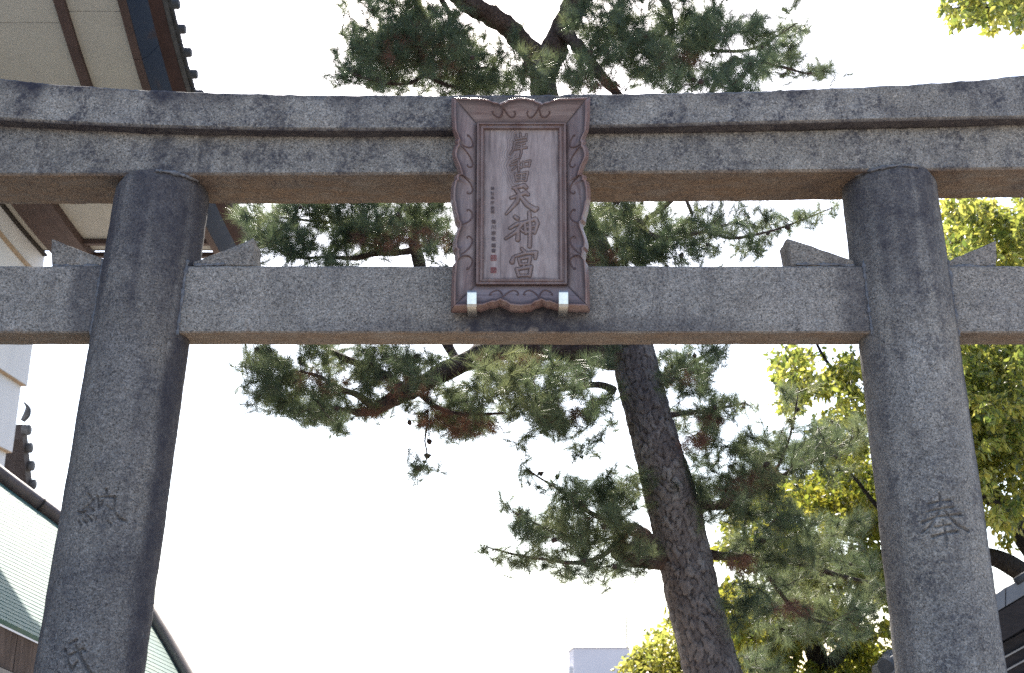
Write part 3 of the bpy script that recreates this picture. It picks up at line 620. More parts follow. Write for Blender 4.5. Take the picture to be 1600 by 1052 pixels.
# two steel hooks that carry the plaque
for px, lab in ((737.5, 'left of the two bright steel hooks under the plaque, above a rusty streak'), (880, 'right of the two bright steel hooks under the plaque, bluish in reflection')):
    X = PQ(px, 470, 0.06)[0]; bot = L3(0, uv(px, 486, EW)[1], 0)
    yb, zb = bot[1], bot[2]; fr = L3(0, uv(px, 476, OW)[1] , OW + 0.006)
    top = L3(0, uv(px, 455.5, OW + 0.01)[1], OW + 0.010)
    path = [(YT - 0.003, zb + 0.06), (YT - 0.003, zb - 0.008), (YT - 0.012, zb - 0.012), (fr[1] - 0.012, zb + 0.002), (fr[1] - 0.016, zb + 0.012), (top[1] - 0.010, top[2] - 0.01), (top[1] - 0.004, top[2]), (top[1] + 0.03, top[2] - 0.004)]
    path = np.array(path); T = np.gradient(path, axis=0); T /= np.linalg.norm(T, axis=1)[:, None]; Nn = np.column_stack([-T[:, 1], T[:, 0]]); V = []
    hw = 0.0255
    for (y_, z_), nn in zip(path, Nn):
        for sx, so in ((-1, 0), (1, 0), (1, 1), (-1, 1)): V.append((X + sx * hw, y_ + nn[0] * 0.004 * so, z_ + nn[1] * 0.004 * so))
    n = len(path); f = [tuple(q) for q in grid_faces(4, n, True)] + [(3, 2, 1, 0), tuple((n - 1) * 4 + j for j in range(4))]
    h = thing('steel_hook', lab, 'hook', (X, YT, zb - 0.012), 'hooks holding the plaque')
    o = obj('bent_strip', V, f, M_STEEL, h); bevel(o, 0.0012, 1)
    for dz in (0.03, 0.062):
        v, f = tube_np([(X, YT - 0.003, zb - 0.01 + dz, 0.008), (X, YT - 0.012, zb - 0.01 + dz, 0.007)], 6); obj('bolt_head', v, f, M_STEEL, h)

# ------------------------------------------------------------------ white walled hall on the left, with a curving verge
CY = CAM[1]; CZ = CAM[2]
cv_y = np.array([5.4, 6.2, 7.3, 8.0, 8.72, 9.55, 10.5, 11.4, 12.1, 12.6]); cv_z = np.array([8.3, 7.6, 6.78, 6.32, 5.90, 5.50, 5.22, 5.09, 5.02, 5.0])
def curve_z(y): return np.interp(y, np.linspace(5.4, 12.6, 200), np.convolve(np.pad(np.interp(np.linspace(5.4, 12.6, 200), cv_y, cv_z), 12, mode='reflect', reflect_type='odd'), np.ones(25) / 25, 'valid'))
hall = thing('white_hall', 'tall white plastered hall at the left with cream soffit and curved tiled verge', 'hall', (-5.8, CY + 9.5, 0))
def strip(y0, y1, sec, step=0.12):
    """sweeps a closed section (x, dz) along the curve of the verge"""
    ys = np.linspace(y0, y1, max(2, int((y1 - y0) / step) + 1)); n = len(sec)
    V = [(x, CY + y, CZ + float(curve_z(y)) + dz) for y in ys for x, dz in sec]
    f = [tuple(q) for q in grid_faces(n, len(ys), True)] + [tuple(range(n))[::-1], tuple((len(ys) - 1) * n + j for j in range(n))]
    return V, f
def sbox(x0, x1, z0, z1): return [(x0, z0), (x1, z0), (x1, z1), (x0, z1)]
for x0, x1, brk in ((-3.965, -3.49, (5.45, 7.03, 8.83, 10.63, 12.42)), (-4.92, -4.062, (5.45, 7.13, 8.93, 10.73, 12.42)), (-5.58, -5.40, (5.45, 7.13, 8.93, 10.73, 12.42))):
    for y0, y1 in zip(brk[:-1], brk[1:]):
        v, f = strip(y0 + 0.004, y1 - 0.004, sbox(x0, x1, 0.0, 0.018)); obj('soffit_panel', v, f, M_SOFFIT, hall)
v, f = strip(5.4, 12.5, sbox(-5.6, -3.45, 0.022, 0.05)); obj('soffit_backing', v, f, M_DARK, hall)
v, f = strip(5.42, 12.5, sbox(-4.06, -3.967, -0.05, 0.017)); obj('batten', v, f, M_BATTEN, hall)
v, f = strip(5.42, 12.55, sbox(-5.398, -5.02, -0.05, 0.017)); obj('rafter', v, f, M_BATTEN, hall)
v, f = strip(5.42, 12.55, sbox(-5.018, -4.922, -0.10, 0.017)); obj('batten', v, f, M_BATTEN, hall)
for y in (12.15, 12.5):
    obj('eave_board', box8(-4.92, -3.49, CY + y - 0.03, CY + y + 0.04, CZ + curve_z(y) - 0.06, CZ + curve_z(y) - 0.003), HEXF, M_BATTEN, hall)
for y0, y1 in ((5.4, 7.4), (7.4, 9.22), (9.22, 11.0), (11.0, 12.6)):
    v, f = strip(y0 + 0.004, y1 - 0.004, [(-3.488, -0.06), (-3.41, -0.06), (-3.41, 0.04), (-3.488, 0.04)]); obj('verge_board', v, f, M_BATTEN, hall)
    v, f = strip(y0 + 0.004, y1 - 0.004, [(-3.408, -0.055), (-3.36, -0.03), (-3.262, 0.097), (-3.275, 0.11), (-3.408, 0.0)]); sharp(obj('fascia', v, f, M_FASCIA, hall), 30)
for y0, y1 in ((5.4, 8.6), (8.6, 12.6)):
    v, f = strip(y0 + 0.002, y1 - 0.002, [(-3.264, 0.094), (-3.225, 0.13), (-3.18, 0.19), (-3.17, 0.23), (-3.20, 0.24), (-3.29, 0.11)]); sharp(obj('gutter', v, f, M_RUSTY, hall), 40)
v, f = strip(5.4, 12.66, [(-3.168, 0.215), (-3.135, 0.235), (-3.135, 0.27), (-3.30, 0.29), (-5.9, 0.42), (-5.9, 0.30), (-3.30, 0.25)]); obj('roof_bed', v, f, M_TILE, hall)
capv, capf = tube_np([(-0.06, 0, 0, 0.046), (0.060, 0, 0, 0.046), (0.071, 0, 0, 0.040), (0.073, 0, 0, 0.031), (0.066, 0, 0, 0.029)], 12)
y = 6.0; first = None; k = 0
while y < 12.6:
    s_ = math.sqrt(1 + ((float(curve_z(y + .05)) - float(curve_z(y - .05))) / .1) ** 2); z = CZ + float(curve_z(y)) + 0.305
    c = np.array([-3.12, CY + y, z])
    if first is None: first = obj('tile_cap', capv + c, capf, M_TILE, hall); sharp(first, 40); fc0 = c; last = first
    else:
        o = first.copy(); C.objects.link(o); o.location = tuple(c - fc0)
    v, f = strip(y - 0.12, y + 0.10, [(-3.165, 0.275), (-3.10, 0.250), (-3.095, 0.275), (-3.165, 0.335), (-3.5, 0.36), (-3.5, 0.30)], 0.08); obj('verge_tile', v, f, M_TILE, hall)
    y += 0.262 / s_
v, f = tube_np([(-3.3, CY + 12.55, CZ + 5.38, 0.06), (-3.16, CY + 12.68, CZ + 5.33, 0.062), (-3.06, CY + 12.78, CZ + 5.31, 0.058)], 12); sharp(obj('corner_tile', v, f, M_TILE, hall), 40)
# stepped white wall
for zb, zt, x in ((3.40, 5.6, -5.545), (2.62, 3.40, -5.60), (-1.6, 2.62, -5.655)):
    v = box8(-8.6, x, CY + 3.0, CY + 12.58 + (x + 5.545) * 0.6, CZ + zb, CZ + (zt - 0.001)); obj('wall_tier', v, HEXF, M_PLASTER, hall)
    if zb > 0: obj('ledge_bounce', box8(-8.6, x - 0.001, CY + 3.0, CY + 12.57 + (x + 5.545) * 0.6, CZ + zb - 0.012, CZ + zb - 0.002), HEXF, M_TANSTRIP, hall)  # tan strip paints ground bounce on the underside of the tier
v, f = strip(10.2, 12.5, sbox(-5.542, -5.515, -0.34, -0.30)); obj('cable', v, f, M_TANSTRIP, hall)
v, f = strip(5.5, 12.55, sbox(-5.542, -5.50, -0.03, -0.002)); obj('wall_cornice', v, f, M_DARK, hall)
gv_ = []
for y in (5.4, 8.0): pass

# tiled side roof behind the hall: verge with round caps
side = thing('tiled_side_roof', 'small dark tiled roof end with round caps peeking out behind the white hall', 'roof', (-6.6, CY + 14, 0))
capsA = [P(46, 643, CY + 13.3), P(47.5, 672, CY + 13.45), P(50, 700, CY + 13.6), P(53, 728, CY + 13.75), P(55.5, 757, CY + 13.9), P(58, 786, CY + 14.05)]
for q in capsA[1:]:
    v, f = tube_np([(q[0] - 0.09, q[1], q[2], 0.064), (q[0] - 0.01, q[1], q[2], 0.066), (q[0] + 0.0, q[1], q[2], 0.05)], 12); sharp(obj('tile_cap', v, f, M_TILE, side), 40)
v, f = prism([capsA[1] + (-0.06, 0, 0.07), capsA[-1] + (-0.06, 0.1, -0.05), capsA[-1] + (-0.06, 0.0, -0.25), capsA[1] + (-0.06, -0.05, -0.12)], (-1.6, 0, 0)); obj('roof_slab', v, f, M_BLACKWOOD, side)
q = capsA[0]; v, f = tube_np(smooth_path([(q[0] - 0.07, q[1], q[2] - 0.12, 0.03), (q[0] - 0.03, q[1], q[2] - 0.05, 0.045), (q[0] - 0.02, q[1], q[2] + 0.02, 0.038), (q[0] - 0.04, q[1], q[2] + 0.07, 0.022), (q[0] - 0.08, q[1], q[2] + 0.11, 0.010)], 0.02), 8); obj('ridge_ornament', v, f, M_TILE, side, smooth=True)
obj('support_wall', box8(-8.2, capsA[0][0] - 0.3, CY + 13.1, CY + 15.2, 0, CZ + 1.6), HEXF, M_PLASTER, side)

# copper roofed porch at the lower left
ca, cb_, cc = PD(0, 750, 11.0), PD(0, 966, 7.2), PD(285, 1048, 9.8)
cn = np.cross(cb_ - ca, cc - ca); cn /= np.linalg.norm(cn); cn = cn if cn[2] > 0 else -cn
porch = thing('copper_roofed_porch', 'low porch at the lower left with ribbed green copper roof and brown edge pipe', 'porch', (-4.8, 2.0, 0))
CP = lambda x, y, o=0.0: PN(x, y, ca, cn) + cn * o
verge = [(-330, 490), (-160, 628), (0, 752), (100, 827), (170, 893), (225, 955), (255, 1000), (285, 1052), (322, 1120)]
eave = [(322, 1122), (210, 1068), (65, 998), (0, 966), (-160, 888), (-330, 806)]
v, f = prism([CP(*q) for q in verge + eave], -cn * 0.03); obj('roof_sheet', v, f, M_COPPER, porch)
mb = MB(); vx = np.array([q[0] for q in verge]); vy = np.array([q[1] for q in verge])
for k in range(1, 84):
    t = k / 84.0; y0 = 966 - t * 480; slp = 0.486 - 0.05 * t
    xs_ = np.linspace(-330, 330, 200); ln = y0 + slp * xs_; ok = (ln > np.interp(xs_, vx, vy) + 4)
    if ok.sum() < 3: continue
    xa, xb = xs_[ok][0], xs_[ok][-1]
    p0, p1 = CP(xa, y0 + slp * xa, 0.001), CP(xb, y0 + slp * xb, 0.001); d = p1 - p0; L_ = np.linalg.norm(d)
    if L_ < 0.05: continue
    d /= L_; sd = np.cross(cn, d); sd = sd if sd[2] > 0 else -sd
    mb.add([p0 - sd * 0.006, p0 - sd * 0.004 + cn * 0.0022, p0 + sd * 0.012, p1 - sd * 0.006, p1 - sd * 0.004 + cn * 0.0022, p1 + sd * 0.012], [(0, 1, 4, 3), (1, 2, 5, 4), (0, 2, 1), (3, 4, 5)])
mb.build('copper_ribs', M_COPPER, porch, kind='stuff')
vp = [(*CP(x, y, 0.05), 0.072) for x, y in verge]
v, f = tube_np(smooth_path(vp, 0.08), 12); obj('edge_pipe', v, f, M_PIPE, porch, smooth=True)
for x, y in ((57, 795),):
    c = CP(x, y, 0.05); d = CP(100, 827, 0.05) - CP(0, 752, 0.05); d /= np.linalg.norm(d)
    v, f = tube_np([(*(c - d * 0.006), 0.075), (*(c + d * 0.006), 0.075)], 12); obj('pipe_joint', v, f, M_DARK, porch)
ev = [CP(x, y, -0.035) for x, y in eave]; dn = np.array([0, 0, -1.0])
ea, eb = CP(-330, 806, -0.035), CP(322, 1122, -0.035); el = np.linalg.norm(eb - ea); ed = (eb - ea) / el; inn = np.array([-ed[1], ed[0], 0]); inn = inn if inn[1] > 0 else -inn
k = 0; t = 0.0
while t < el - 0.1:
    w_ = min(0.165 + 0.05 * random.random(), el - t); p0 = ea + ed * (t + 0.003); p1 = ea + ed * (t + w_ - 0.003); h_ = 0.235 + 0.004 * random.random(); o_ = inn * (0.02 + 0.006 * random.random())
    v, f = prism([p0 + o_, p1 + o_, p1 + o_ + dn * h_, p0 + o_ + dn * h_], inn * 0.03); obj('eave_shingle', v, f, M_CEDAR, porch); t += w_
def ebox(z0, z1, o0, o1, name, m):
    v, f = prism([ea + inn * o0 + dn * z0, eb + inn * o0 + dn * z0, eb + inn * o0 + dn * z1, ea + inn * o0 + dn * z1], inn * (o1 - o0)); obj(name, v, f, m, porch)
ebox(0.245, 0.285, 0.005, 0.10, 'eave_rail', M_GREYTRIM)
ebox(0.29, 0.42, 0.30, 0.42, 'lintel_beam', M_BLACKWOOD)
ebox(0.42, 2.2, 0.44, 0.54, 'porch_wall', M_TANWALL)
v, f = prism([ea + inn * 0.06 + dn * 0.05, eb + inn * 0.06 + dn * 0.05, eb + inn * 0.5 + dn * 0.20, ea + inn * 0.5 + dn * 0.20], dn * 0.03); obj('eave_lining', v, f, M_BLACKWOOD, porch)
v, f = prism([ea + ed * (el * 0.625) + inn * 0.40 + dn * 0.29, ea + ed * (el * 0.66) + inn * 0.40 + dn * 0.29, ea + ed * (el * 0.66) + inn * 0.40 + dn * 2.2, ea + ed * (el * 0.625) + inn * 0.40 + dn * 2.2], inn * 0.03); obj('porch_post', v, f, M_GREYTRIM, porch)

# dark wooden building at the lower right
dk = thing('dark_wooden_building', 'black boarded building at the lower right with a grey sloping roof verge', 'building', (5.0, 2.6, 0))
YD = 2.2
def DP(x, y, o=0.0): return P(x, y, YD + o)
def slab(poly, dep, name, m, off=0.0):
    v, f = prism([DP(x, y, off) for x, y in poly], (0, dep, 0)); return obj(name, v, f, m, dk)
lo = lambda x: 930 - (x - 1553) * 0.600          # top edge of the verge
for x0, x1 in ((1388, 1470), (1471, 1571), (1572, 1690), (1691, 1800)):
    o = slab([(x0, lo(x0)), (x1, lo(x1)), (x1, lo(x1) + 29), (x0, lo(x0) + 29)], 0.05, 'verge_plate', M_VERGE); bevel(o, 0.006)
slab([(1384, lo(1384) + 6), (1800, lo(1800) + 6), (1800, lo(1800) + 30), (1384, lo(1384) + 30)], 0.22, 'roof_slab', M_TILE, 0.052)
slab([(1400, lo(1400) + 31), (1800, lo(1800) + 31), (1800, lo(1800) + 80), (1400, lo(1400) + 80)], 0.06, 'barge_board', M_BLACKWOOD, 0.02)
slab([(1440, lo(1440) + 70), (1800, lo(1800) + 70), (1800, 1500), (1440, 1500)], 0.1, 'board_wall', M_BLACKWOOD, 0.20)
for k in range(6):
    x0 = 1560 + 0 * k; yy = 1018 + 22 * k; slab([(1500, yy + 24), (1800, yy - 140), (1800, yy - 137), (1500, yy + 27)], 0.03, 'wall_batten', M_GREYTRIM if k in (1, 2) else M_BLACKWOOD, 0.165)
for x in (1592, 1640, 1700, 1760):
    q = DP(x, lo(x) - 4, 0.1); v, f = tube_np([(q[0] - 0.07, q[1] - 0.1, q[2] - 0.04, 0.028), (q[0] + 0.09, q[1] - 0.1, q[2] + 0.055, 0.028)], 8); obj('verge_tile', v, f, M_TILE, dk, smooth=True)
q = DP(1388, 1036); v, f = tube_np([(q[0] - 0.055, q[1] - 0.10, q[2] - 0.03, 0.052), (q[0] - 0.04, q[1] - 0.06, q[2] - 0.02, 0.060), (q[0] + 0.03, q[1] + 0.1, q[2], 0.058), (q[0] + 0.12, q[1] + 0.3, q[2] + 0.05, 0.055)], 10); sharp(obj('end_tile', v, f, M_TILE, dk), 40)
v, f = prism([DP(1376, 1040, 0.06), DP(1410, 1020, 0.06), DP(1410, 1075, 0.06), DP(1376, 1075, 0.06)], (0, 0.2, 0)); obj('eave_end', v, f, M_TILE, dk)
obj('building_body', box8(DP(1500, 1100)[0], DP(1800, 1100)[0] + 1.5, YD + 0.32, YD + 1.2, 0, 1.75), HEXF, M_BLACKWOOD, dk)

# far building with a rooftop rod
YF = 60.0
far = thing('far_building', 'plain pale lavender grey building far behind, with a thin rooftop rod', 'building', tuple(P(940, 1090, YF) * (1, 1, 0)))
fl, fr_ = P(896, 1014, YF), P(984, 1013, YF); zt_ = 0.5 * (fl[2] + fr_[2])
obj('wall', box8(fl[0], fr_[0], YF, YF + 6, 0, zt_), HEXF, M_FARWALL, far)
obj('parapet', box8(fl[0] - 0.03, fr_[0] + 0.03, YF - 0.04, YF + 6.04, zt_ + 0.002, zt_ + 0.07), HEXF, M_FARTRIM, far)
obj('side_bay', box8(fl[0] - 0.20, fl[0] - 0.002, YF + 1.0, YF + 3.0, 0, zt_ - 0.95), HEXF, M_PLASTER, far)
rp = P(985.5, 1010, YF); v, f = tube_np([(fr_[0] - 0.05, YF + 1, zt_, 0.06), (fr_[0] - 0.05, YF + 1, P(985, 960, YF + 1)[2], 0.055), (fr_[0] - 0.05, YF + 1, P(985, 955, YF + 1)[2], 0.03), (fr_[0] - 0.05, YF + 1, P(985, 905, YF + 1)[2], 0.025)], 6); obj('lightning_rod', v, f, M_ROD, far)

# ------------------------------------------------------------------ trees
def skel(px_pts, Y, dpx=None):
    """px_pts: (px, py, width px, depth offset) -> path with radii"""
    out = []
    for x, y, w, o in px_pts:
        q = P(x, y, Y + o); dep = (q - CAM) @ FW; out.append((*q, 0.5 * w * dep / FPX))
    return smooth_path(out, 0.05)
class Twigs:
    """grows thin twigs from the nearest wood to each tip"""
    def __init__(s, paths):
        pts = np.concatenate([p[:, :3] for p in paths]); s.n = len(pts); s.p = np.zeros((60000, 3)); s.p[:s.n] = pts; s.v = []; s.f = []; s.k = 0
        s.r = np.zeros(60000); s.r[:s.n] = np.concatenate([p[:, 3] for p in paths])
    def grow(s, tips, sag=0.12, r0=0.0045):
        d0 = np.array([np.min(np.sum((s.p[:s.n] - t) ** 2, axis=1)) for t in tips]); dirs = np.zeros((len(tips), 3))
        for i in np.argsort(d0):
            t = tips[i]; d = np.sum((s.p[:s.n] - t) ** 2, axis=1); j = int(np.argmin(d)); a = s.p[j].copy(); L = math.sqrt(d[j])
            if L < 0.02: dirs[i] = (0, 0, 1); continue
            side = rng.normal(size=3) * L * sag; m_ = (a + t) / 2 + side + np.array([0, 0, -0.06 * L]); n = max(3, int(L / 0.06) + 1); ts = np.linspace(0, 1, n)[:, None]
            q = (1 - ts) ** 2 * a + 2 * ts * (1 - ts) * m_ + ts ** 2 * t
            rr = min(0.012, r0 + 0.006 * L); rr = min(rr, max(s.r[j] * 0.9, 0.003)); rad = np.linspace(rr, 0.0022, n); s.tube(q, rad)
            add = q[1:]; s.p[s.n:s.n + len(add)] = add; s.r[s.n:s.n + len(add)] = rad[1:]; s.n += len(add)
            e = q[-1] - q[-2]; dirs[i] = e / (np.linalg.norm(e) + 1e-9)
        return dirs
    def tube(s, q, rad):
        n = len(q); T = np.gradient(q, axis=0); T /= np.linalg.norm(T, axis=1)[:, None] + 1e-9; a = np.cross(T, np.array([0.3, 0.2, 0.93])); a /= np.linalg.norm(a, axis=1)[:, None] + 1e-9; b = np.cross(T, a)
        th = np.array([0, 2.094, 4.189]); v = q[:, None] + rad[:, None, None] * (np.cos(th)[None, :, None] * a[:, None] + np.sin(th)[None, :, None] * b[:, None])
        s.v.append(v.reshape(-1, 3)); s.f.append(grid_faces(3, n, True) + s.k); s.k += n * 3
    def build(s, name, m, parent):
        return obj(name, np.concatenate(s.v), np.concatenate(s.f), m, parent, kind='stuff')
def pads_points(pads, Y, dens, spreadY, rr=rng, grow=1.0, clump=1, crad=0.06):
    out = []; tone = []
    for pd in pads:
        x, y, rx, ry = pd[:4]; o = pd[4] if len(pd) > 4 else rr.uniform(-0.7, 0.7); rx, ry = rx * grow, ry * grow; n = max(3, int(math.pi * rx * ry / dens))
        tn = rr.uniform(-0.2, 0.2)
        for _ in range(max(1, round(n / clump))):
            r = rr.random() ** 0.5; a_ = rr.uniform(0, 2 * math.pi); qx = x + rx * r * math.cos(a_); qy = y + ry * r * math.sin(a_)
            c = P(qx, qy, Y + o + rr.normal() * spreadY); t2 = tn + rr.uniform(-0.14, 0.14)
            m = rr.integers(max(1, clump - 2), clump + 3) if clump > 1 else 1
            for k in range(m): out.append(c + (rr.normal(size=3) * crad if k else 0)); tone.append(t2)
    return np.array(out), np.array(tone)
def needles(tips, dirs, tone, per, length, width, spread=(0.35, 1.25), shoot=0.07):
    n = len(tips); N = n * per; T = np.repeat(tips, per, 0); D = np.repeat(dirs, per, 0)
    a = rng.normal(size=(N, 3)); a -= D * np.sum(a * D, 1, keepdims=True); a /= np.linalg.norm(a, axis=1, keepdims=True)
    ang = rng.uniform(spread[0], spread[1], N)[:, None]; nd = D * np.cos(ang) + a * np.sin(ang)
    base = T - D * (rng.random(N)[:, None] * shoot) + D * 0.01; L = length * rng.uniform(0.7, 1.15, N)[:, None]
    tip = base + nd * L + np.array([0, 0, -0.08]) * L; w = np.cross(nd, rng.normal(size=(N, 3))); w /= np.linalg.norm(w, axis=1, keepdims=True); w *= width
    v = np.stack([base - w, base + w, tip], 1).reshape(-1, 3); f = np.arange(N * 3).reshape(-1, 3)
    tn = np.clip(np.repeat(tone, per) + rng.normal(size=N) * 0.12, 0, 1); return v, f, np.repeat(tn, 3)

# the big pine behind the gate
PY = 3.0
pine = thing('pine_tree', 'tall leaning black pine with plated bark behind the torii, crown spread across the picture', 'pine tree', tuple(P(1215, 1456, PY) * (1, 1, 0)))
tr_px = [(1222, 1470, 128, 0), (1180, 1290, 112, 0), (1137, 1150, 103, 0), (1110, 1040, 95, 0), (1080, 920, 90, 0), (1055, 800, 86, 0), (1026, 700, 80, 0), (1000, 600, 76, 0), (985, 540, 72, 0), (955, 460, 64, 0.05), (920, 370, 56, 0.1), (885, 270, 50, 0.15), (858, 180, 46, 0.2), (848, 120, 44, 0.2), (852, 80, 44, 0.2)]
tp = skel(tr_px, PY)
# trunk with plated bark
s_len = np.concatenate([[0], np.cumsum(np.linalg.norm(np.diff(tp[:, :3], axis=0), axis=1))]); ns_, na = 640, 150
ss = np.linspace(0, s_len[-1], ns_); path = np.column_stack([np.interp(ss, s_len, tp[:, k]) for k in range(4)]); path[:, 3] *= 0.90
v, f = tube_np(path, na, False); V = v.reshape(ns_, na, 3); cen = path[:, None, :3]; D = V - cen; D /= np.linalg.norm(D, axis=2, keepdims=True)
nc = 25; arc = np.linspace(0, nc, na, endpoint=False)[None, :] + 0 * ss[:, None]; hv = (ss / 0.10)[:, None] + 0 * arc
wob = np.stack([fbm(V * 5, 71, 3), fbm(V * 5 + 9, 72, 3)], -1); w3 = fbm(V * 19 + 4, 74, 3); arc2 = arc + 1.5 * wob[..., 0] + 0.55 * w3; hv2 = hv + 1.1 * wob[..., 1] - 0.35 * w3
f1 = np.full(arc.shape, 9.0); f2 = np.full(arc.shape, 9.0); cid = np.zeros(arc.shape)
ci = np.floor(arc2).astype(int); cj = np.floor(hv2).astype(int)
hsh = lambda i, j, k: (np.abs(np.sin((np.mod(i, nc)) * 127.1 + j * 311.7 + k * 74.7) * 43758.5453)) % 1
for di in (-1, 0, 1):
    for dj in (-2, -1, 0, 1, 2):
        I, J = ci + di, cj + dj; d = np.hypot(I + 0.15 + 0.7 * hsh(I, J, 1) - arc2, (J + 0.1 + 0.8 * hsh(I, J, 2) - hv2)); nw = d < f1
        f2 = np.where(nw, f1, np.minimum(f2, d)); cid = np.where(nw, hsh(I, J, 3), cid); f1 = np.where(nw, d, f1)
ed_ = sstep(-0.03, 0.15, f2 - f1 + 0.08 * fbm(V * 30, 3, 2)); rs = np.interp(ss, [0, s_len[-1] * 0.75, s_len[-1]], [1, 0.9, 0.5])[:, None]
disp = rs * (0.013 * ed_ + 0.014 * cid * ed_ + 0.008 * fbm(V * 22, 8, 3)) - 0.012 + 0.018 * fbm(V * 2.2, 4, 2)
V = V + D * disp[..., None]
plate = np.clip(0.12 + 0.45 * cid + 0.55 * fbm(V * np.array([4, 4, 2.0]), 6, 3) + 0.25 * fbm(V * 30, 16, 2), 0, 1)
obj('trunk', V.reshape(-1, 3), grid_faces(na, ns_, True), M_TRUNK, pine, smooth=True, attr={'crack': ed_.ravel(), 'plate': plate.ravel()})
BR = [
 [(975, 555, 52, 0), (930, 552, 42, -.05), (880, 545, 38, -.1), (820, 545, 36, -.15), (760, 554, 33, -.2), (700, 578, 30, -.25), (640, 611, 26, -.3), (600, 632, 23, -.3), (572, 645, 16, -.32), (545, 640, 9, -.35), (515, 635, 5, -.4)],
 [(632, 612, 17, -.3), (612, 594, 15, -.2), (590, 580, 13, -.1), (560, 570, 12, 0), (530, 556, 11, .1), (490, 530, 9, .2), (450, 500, 6, .3)],
 [(585, 638, 13, -.3), (560, 618, 11, -.35), (530, 608, 8, -.4), (500, 590, 6, -.4), (470, 580, 4, -.4)],
 [(650, 612, 9, -.3), (675, 632, 8, -.35), (705, 645, 7, -.4), (745, 648, 5, -.45), (790, 645, 4, -.5)],
 [(668, 640, 4, -.35), (668, 660, 3.5, -.35), (664, 690, 3, -.35), (668, 715, 2.5, -.35), (655, 735, 2, -.35)],
 [(958, 610, 14, -.1), (935, 602, 12, -.2), (905, 604, 9, -.3), (870, 612, 6, -.4), (830, 625, 4, -.5)],
 [(720, 575, 12, -.2), (690, 520, 20, 0), (660, 455, 22, .15), (654, 410, 22, .2), (648, 385, 18, .25), (640, 340, 13, .3), (600, 290, 9, .35), (540, 260, 6, .4)],
 [(652, 390, 13, .22), (620, 396, 11, .1), (585, 397, 10, .0), (555, 404, 8, -.1), (510, 402, 5, -.2), (450, 400, 4, -.3), (410, 370, 2.5, -.3)],
 [(640, 345, 8, .3), (560, 350, 6, .1), (490, 345, 5, 0), (440, 340, 3, 0)],
 [(850, 100, 36, .2), (820, 70, 34, .15), (790, 40, 32, .1), (750, 18, 30, 0), (715, -5, 28, -.1), (650, -60, 22, -.3), (580, -110, 14, -.4)],
 [(855, 110, 40, .2), (872, 60, 42, .2), (895, 15, 40, .2), (910, -40, 34, .2), (905, -120, 26, .2), (920, -220, 16, .2)],
 [(878, 45, 22, .1), (905, 75, 20, -.1), (930, 105, 18, -.2), (950, 130, 16, -.3), (990, 180, 12, -.4), (1040, 230, 8, -.4), (1080, 330, 6, -.4)],
 [(645, -10, 14, -.3), (660, 20, 13, -.3), (668, 50, 12, -.35), (660, 85, 11, -.35), (664, 112, 10, -.4), (690, 130, 7, -.4), (720, 138, 5, -.4)],
 [(664, 115, 7, -.4), (645, 128, 6, -.4), (610, 130, 5, -.45), (570, 122, 4, -.5), (545, 112, 3, -.5)],
 [(664, 110, 6, -.4), (685, 106, 6, -.45), (720, 108, 4, -.5), (760, 105, 3, -.5)],
 [(690, 0, 9, -.2), (702, 20, 8, -.2), (703, 50, 7, -.25), (708, 65, 5, -.3)],
 [(905, -20, 22, .2), (960, -30, 18, .3), (1030, -10, 15, .3), (1050, 40, 11, .2), (1045, 68, 9, .2), (1080, 72, 7, .1), (1130, 80, 6, .0), (1180, 75, 4, .0), (1240, 40, 3, 0)],
 [(1150, 90, 8, .0), (1135, 100, 9, -.05), (1122, 120, 9, -.1), (1110, 150, 9, -.1), (1090, 220, 9, 0), (1060, 300, 9, .1), (1000, 350, 9, .1)],
 [(1150, 92, 7, 0), (1200, 100, 5, 0), (1260, 115, 3.5, 0), (1290, 112, 2, 0)],
 [(935, 330, 22, .1), (990, 345, 12, -.1), (1020, 370, 10, -.2), (1060, 372, 8, -.2), (1100, 362, 6, -.2), (1140, 372, 5, -.2), (1190, 365, 4, -.2), (1250, 345, 3, -.2), (1300, 325, 2, -.2)],
 [(1020, 590, 12, 0), (1060, 580, 8, .2), (1095, 560, 6, .3), (1120, 545, 4, .35)],
 [(1035, 650, 11, 0), (1080, 645, 8, .3), (1120, 640, 6, .5), (1165, 630, 4, .5)],
 [(1090, 790, 20, .0), (1120, 790, 16, -.1), (1160, 775, 13, -.2), (1200, 757, 10, -.3), (1250, 730, 8, -.35), (1290, 712, 6, -.4), (1325, 690, 4.5, -.4), (1350, 672, 3, -.4)],
 [(1190, 762, 6, -.3), (1215, 730, 5, -.3), (1232, 690, 4, -.35), (1243, 640, 3, -.4), (1248, 610, 2, -.4)],
 [(1110, 866, 16, .1), (1150, 868, 13, .2), (1200, 872, 11, .3), (1250, 880, 9, .4), (1310, 900, 7, .4), (1360, 910, 5, .4)],
 [(1200, 900, 7, .3), (1230, 940, 7, .3), (1260, 965, 6, .3), (1320, 980, 4, .3)],
 [(1040, 872, 36, .0), (1010, 872, 36, -.15), (985, 868, 33, -.25), (972, 866, 30, -.3)],
 [(1020, 862, 30, -.1), (1004, 840, 26, -.3), (990, 825, 18, -.45), (960, 818, 9, -.5), (920, 800, 7, -.5), (880, 770, 5, -.5), (830, 738, 2.5, -.5)],
 [(985, 828, 10, -.45), (965, 845, 9, -.5), (940, 868, 8, -.55), (905, 880, 7, -.6), (860, 876, 5, -.6), (810, 868, 4, -.6), (765, 856, 2.5, -.6)],
 [(960, 840, 6, -.5), (910, 850, 5, -.5), (860, 830, 4, -.5), (800, 800, 2.5, -.5)],
 [(930, 552, 14, -.1), (880, 575, 9, .2), (820, 585, 7, .4), (760, 590, 5, .5)],
]
paths = []
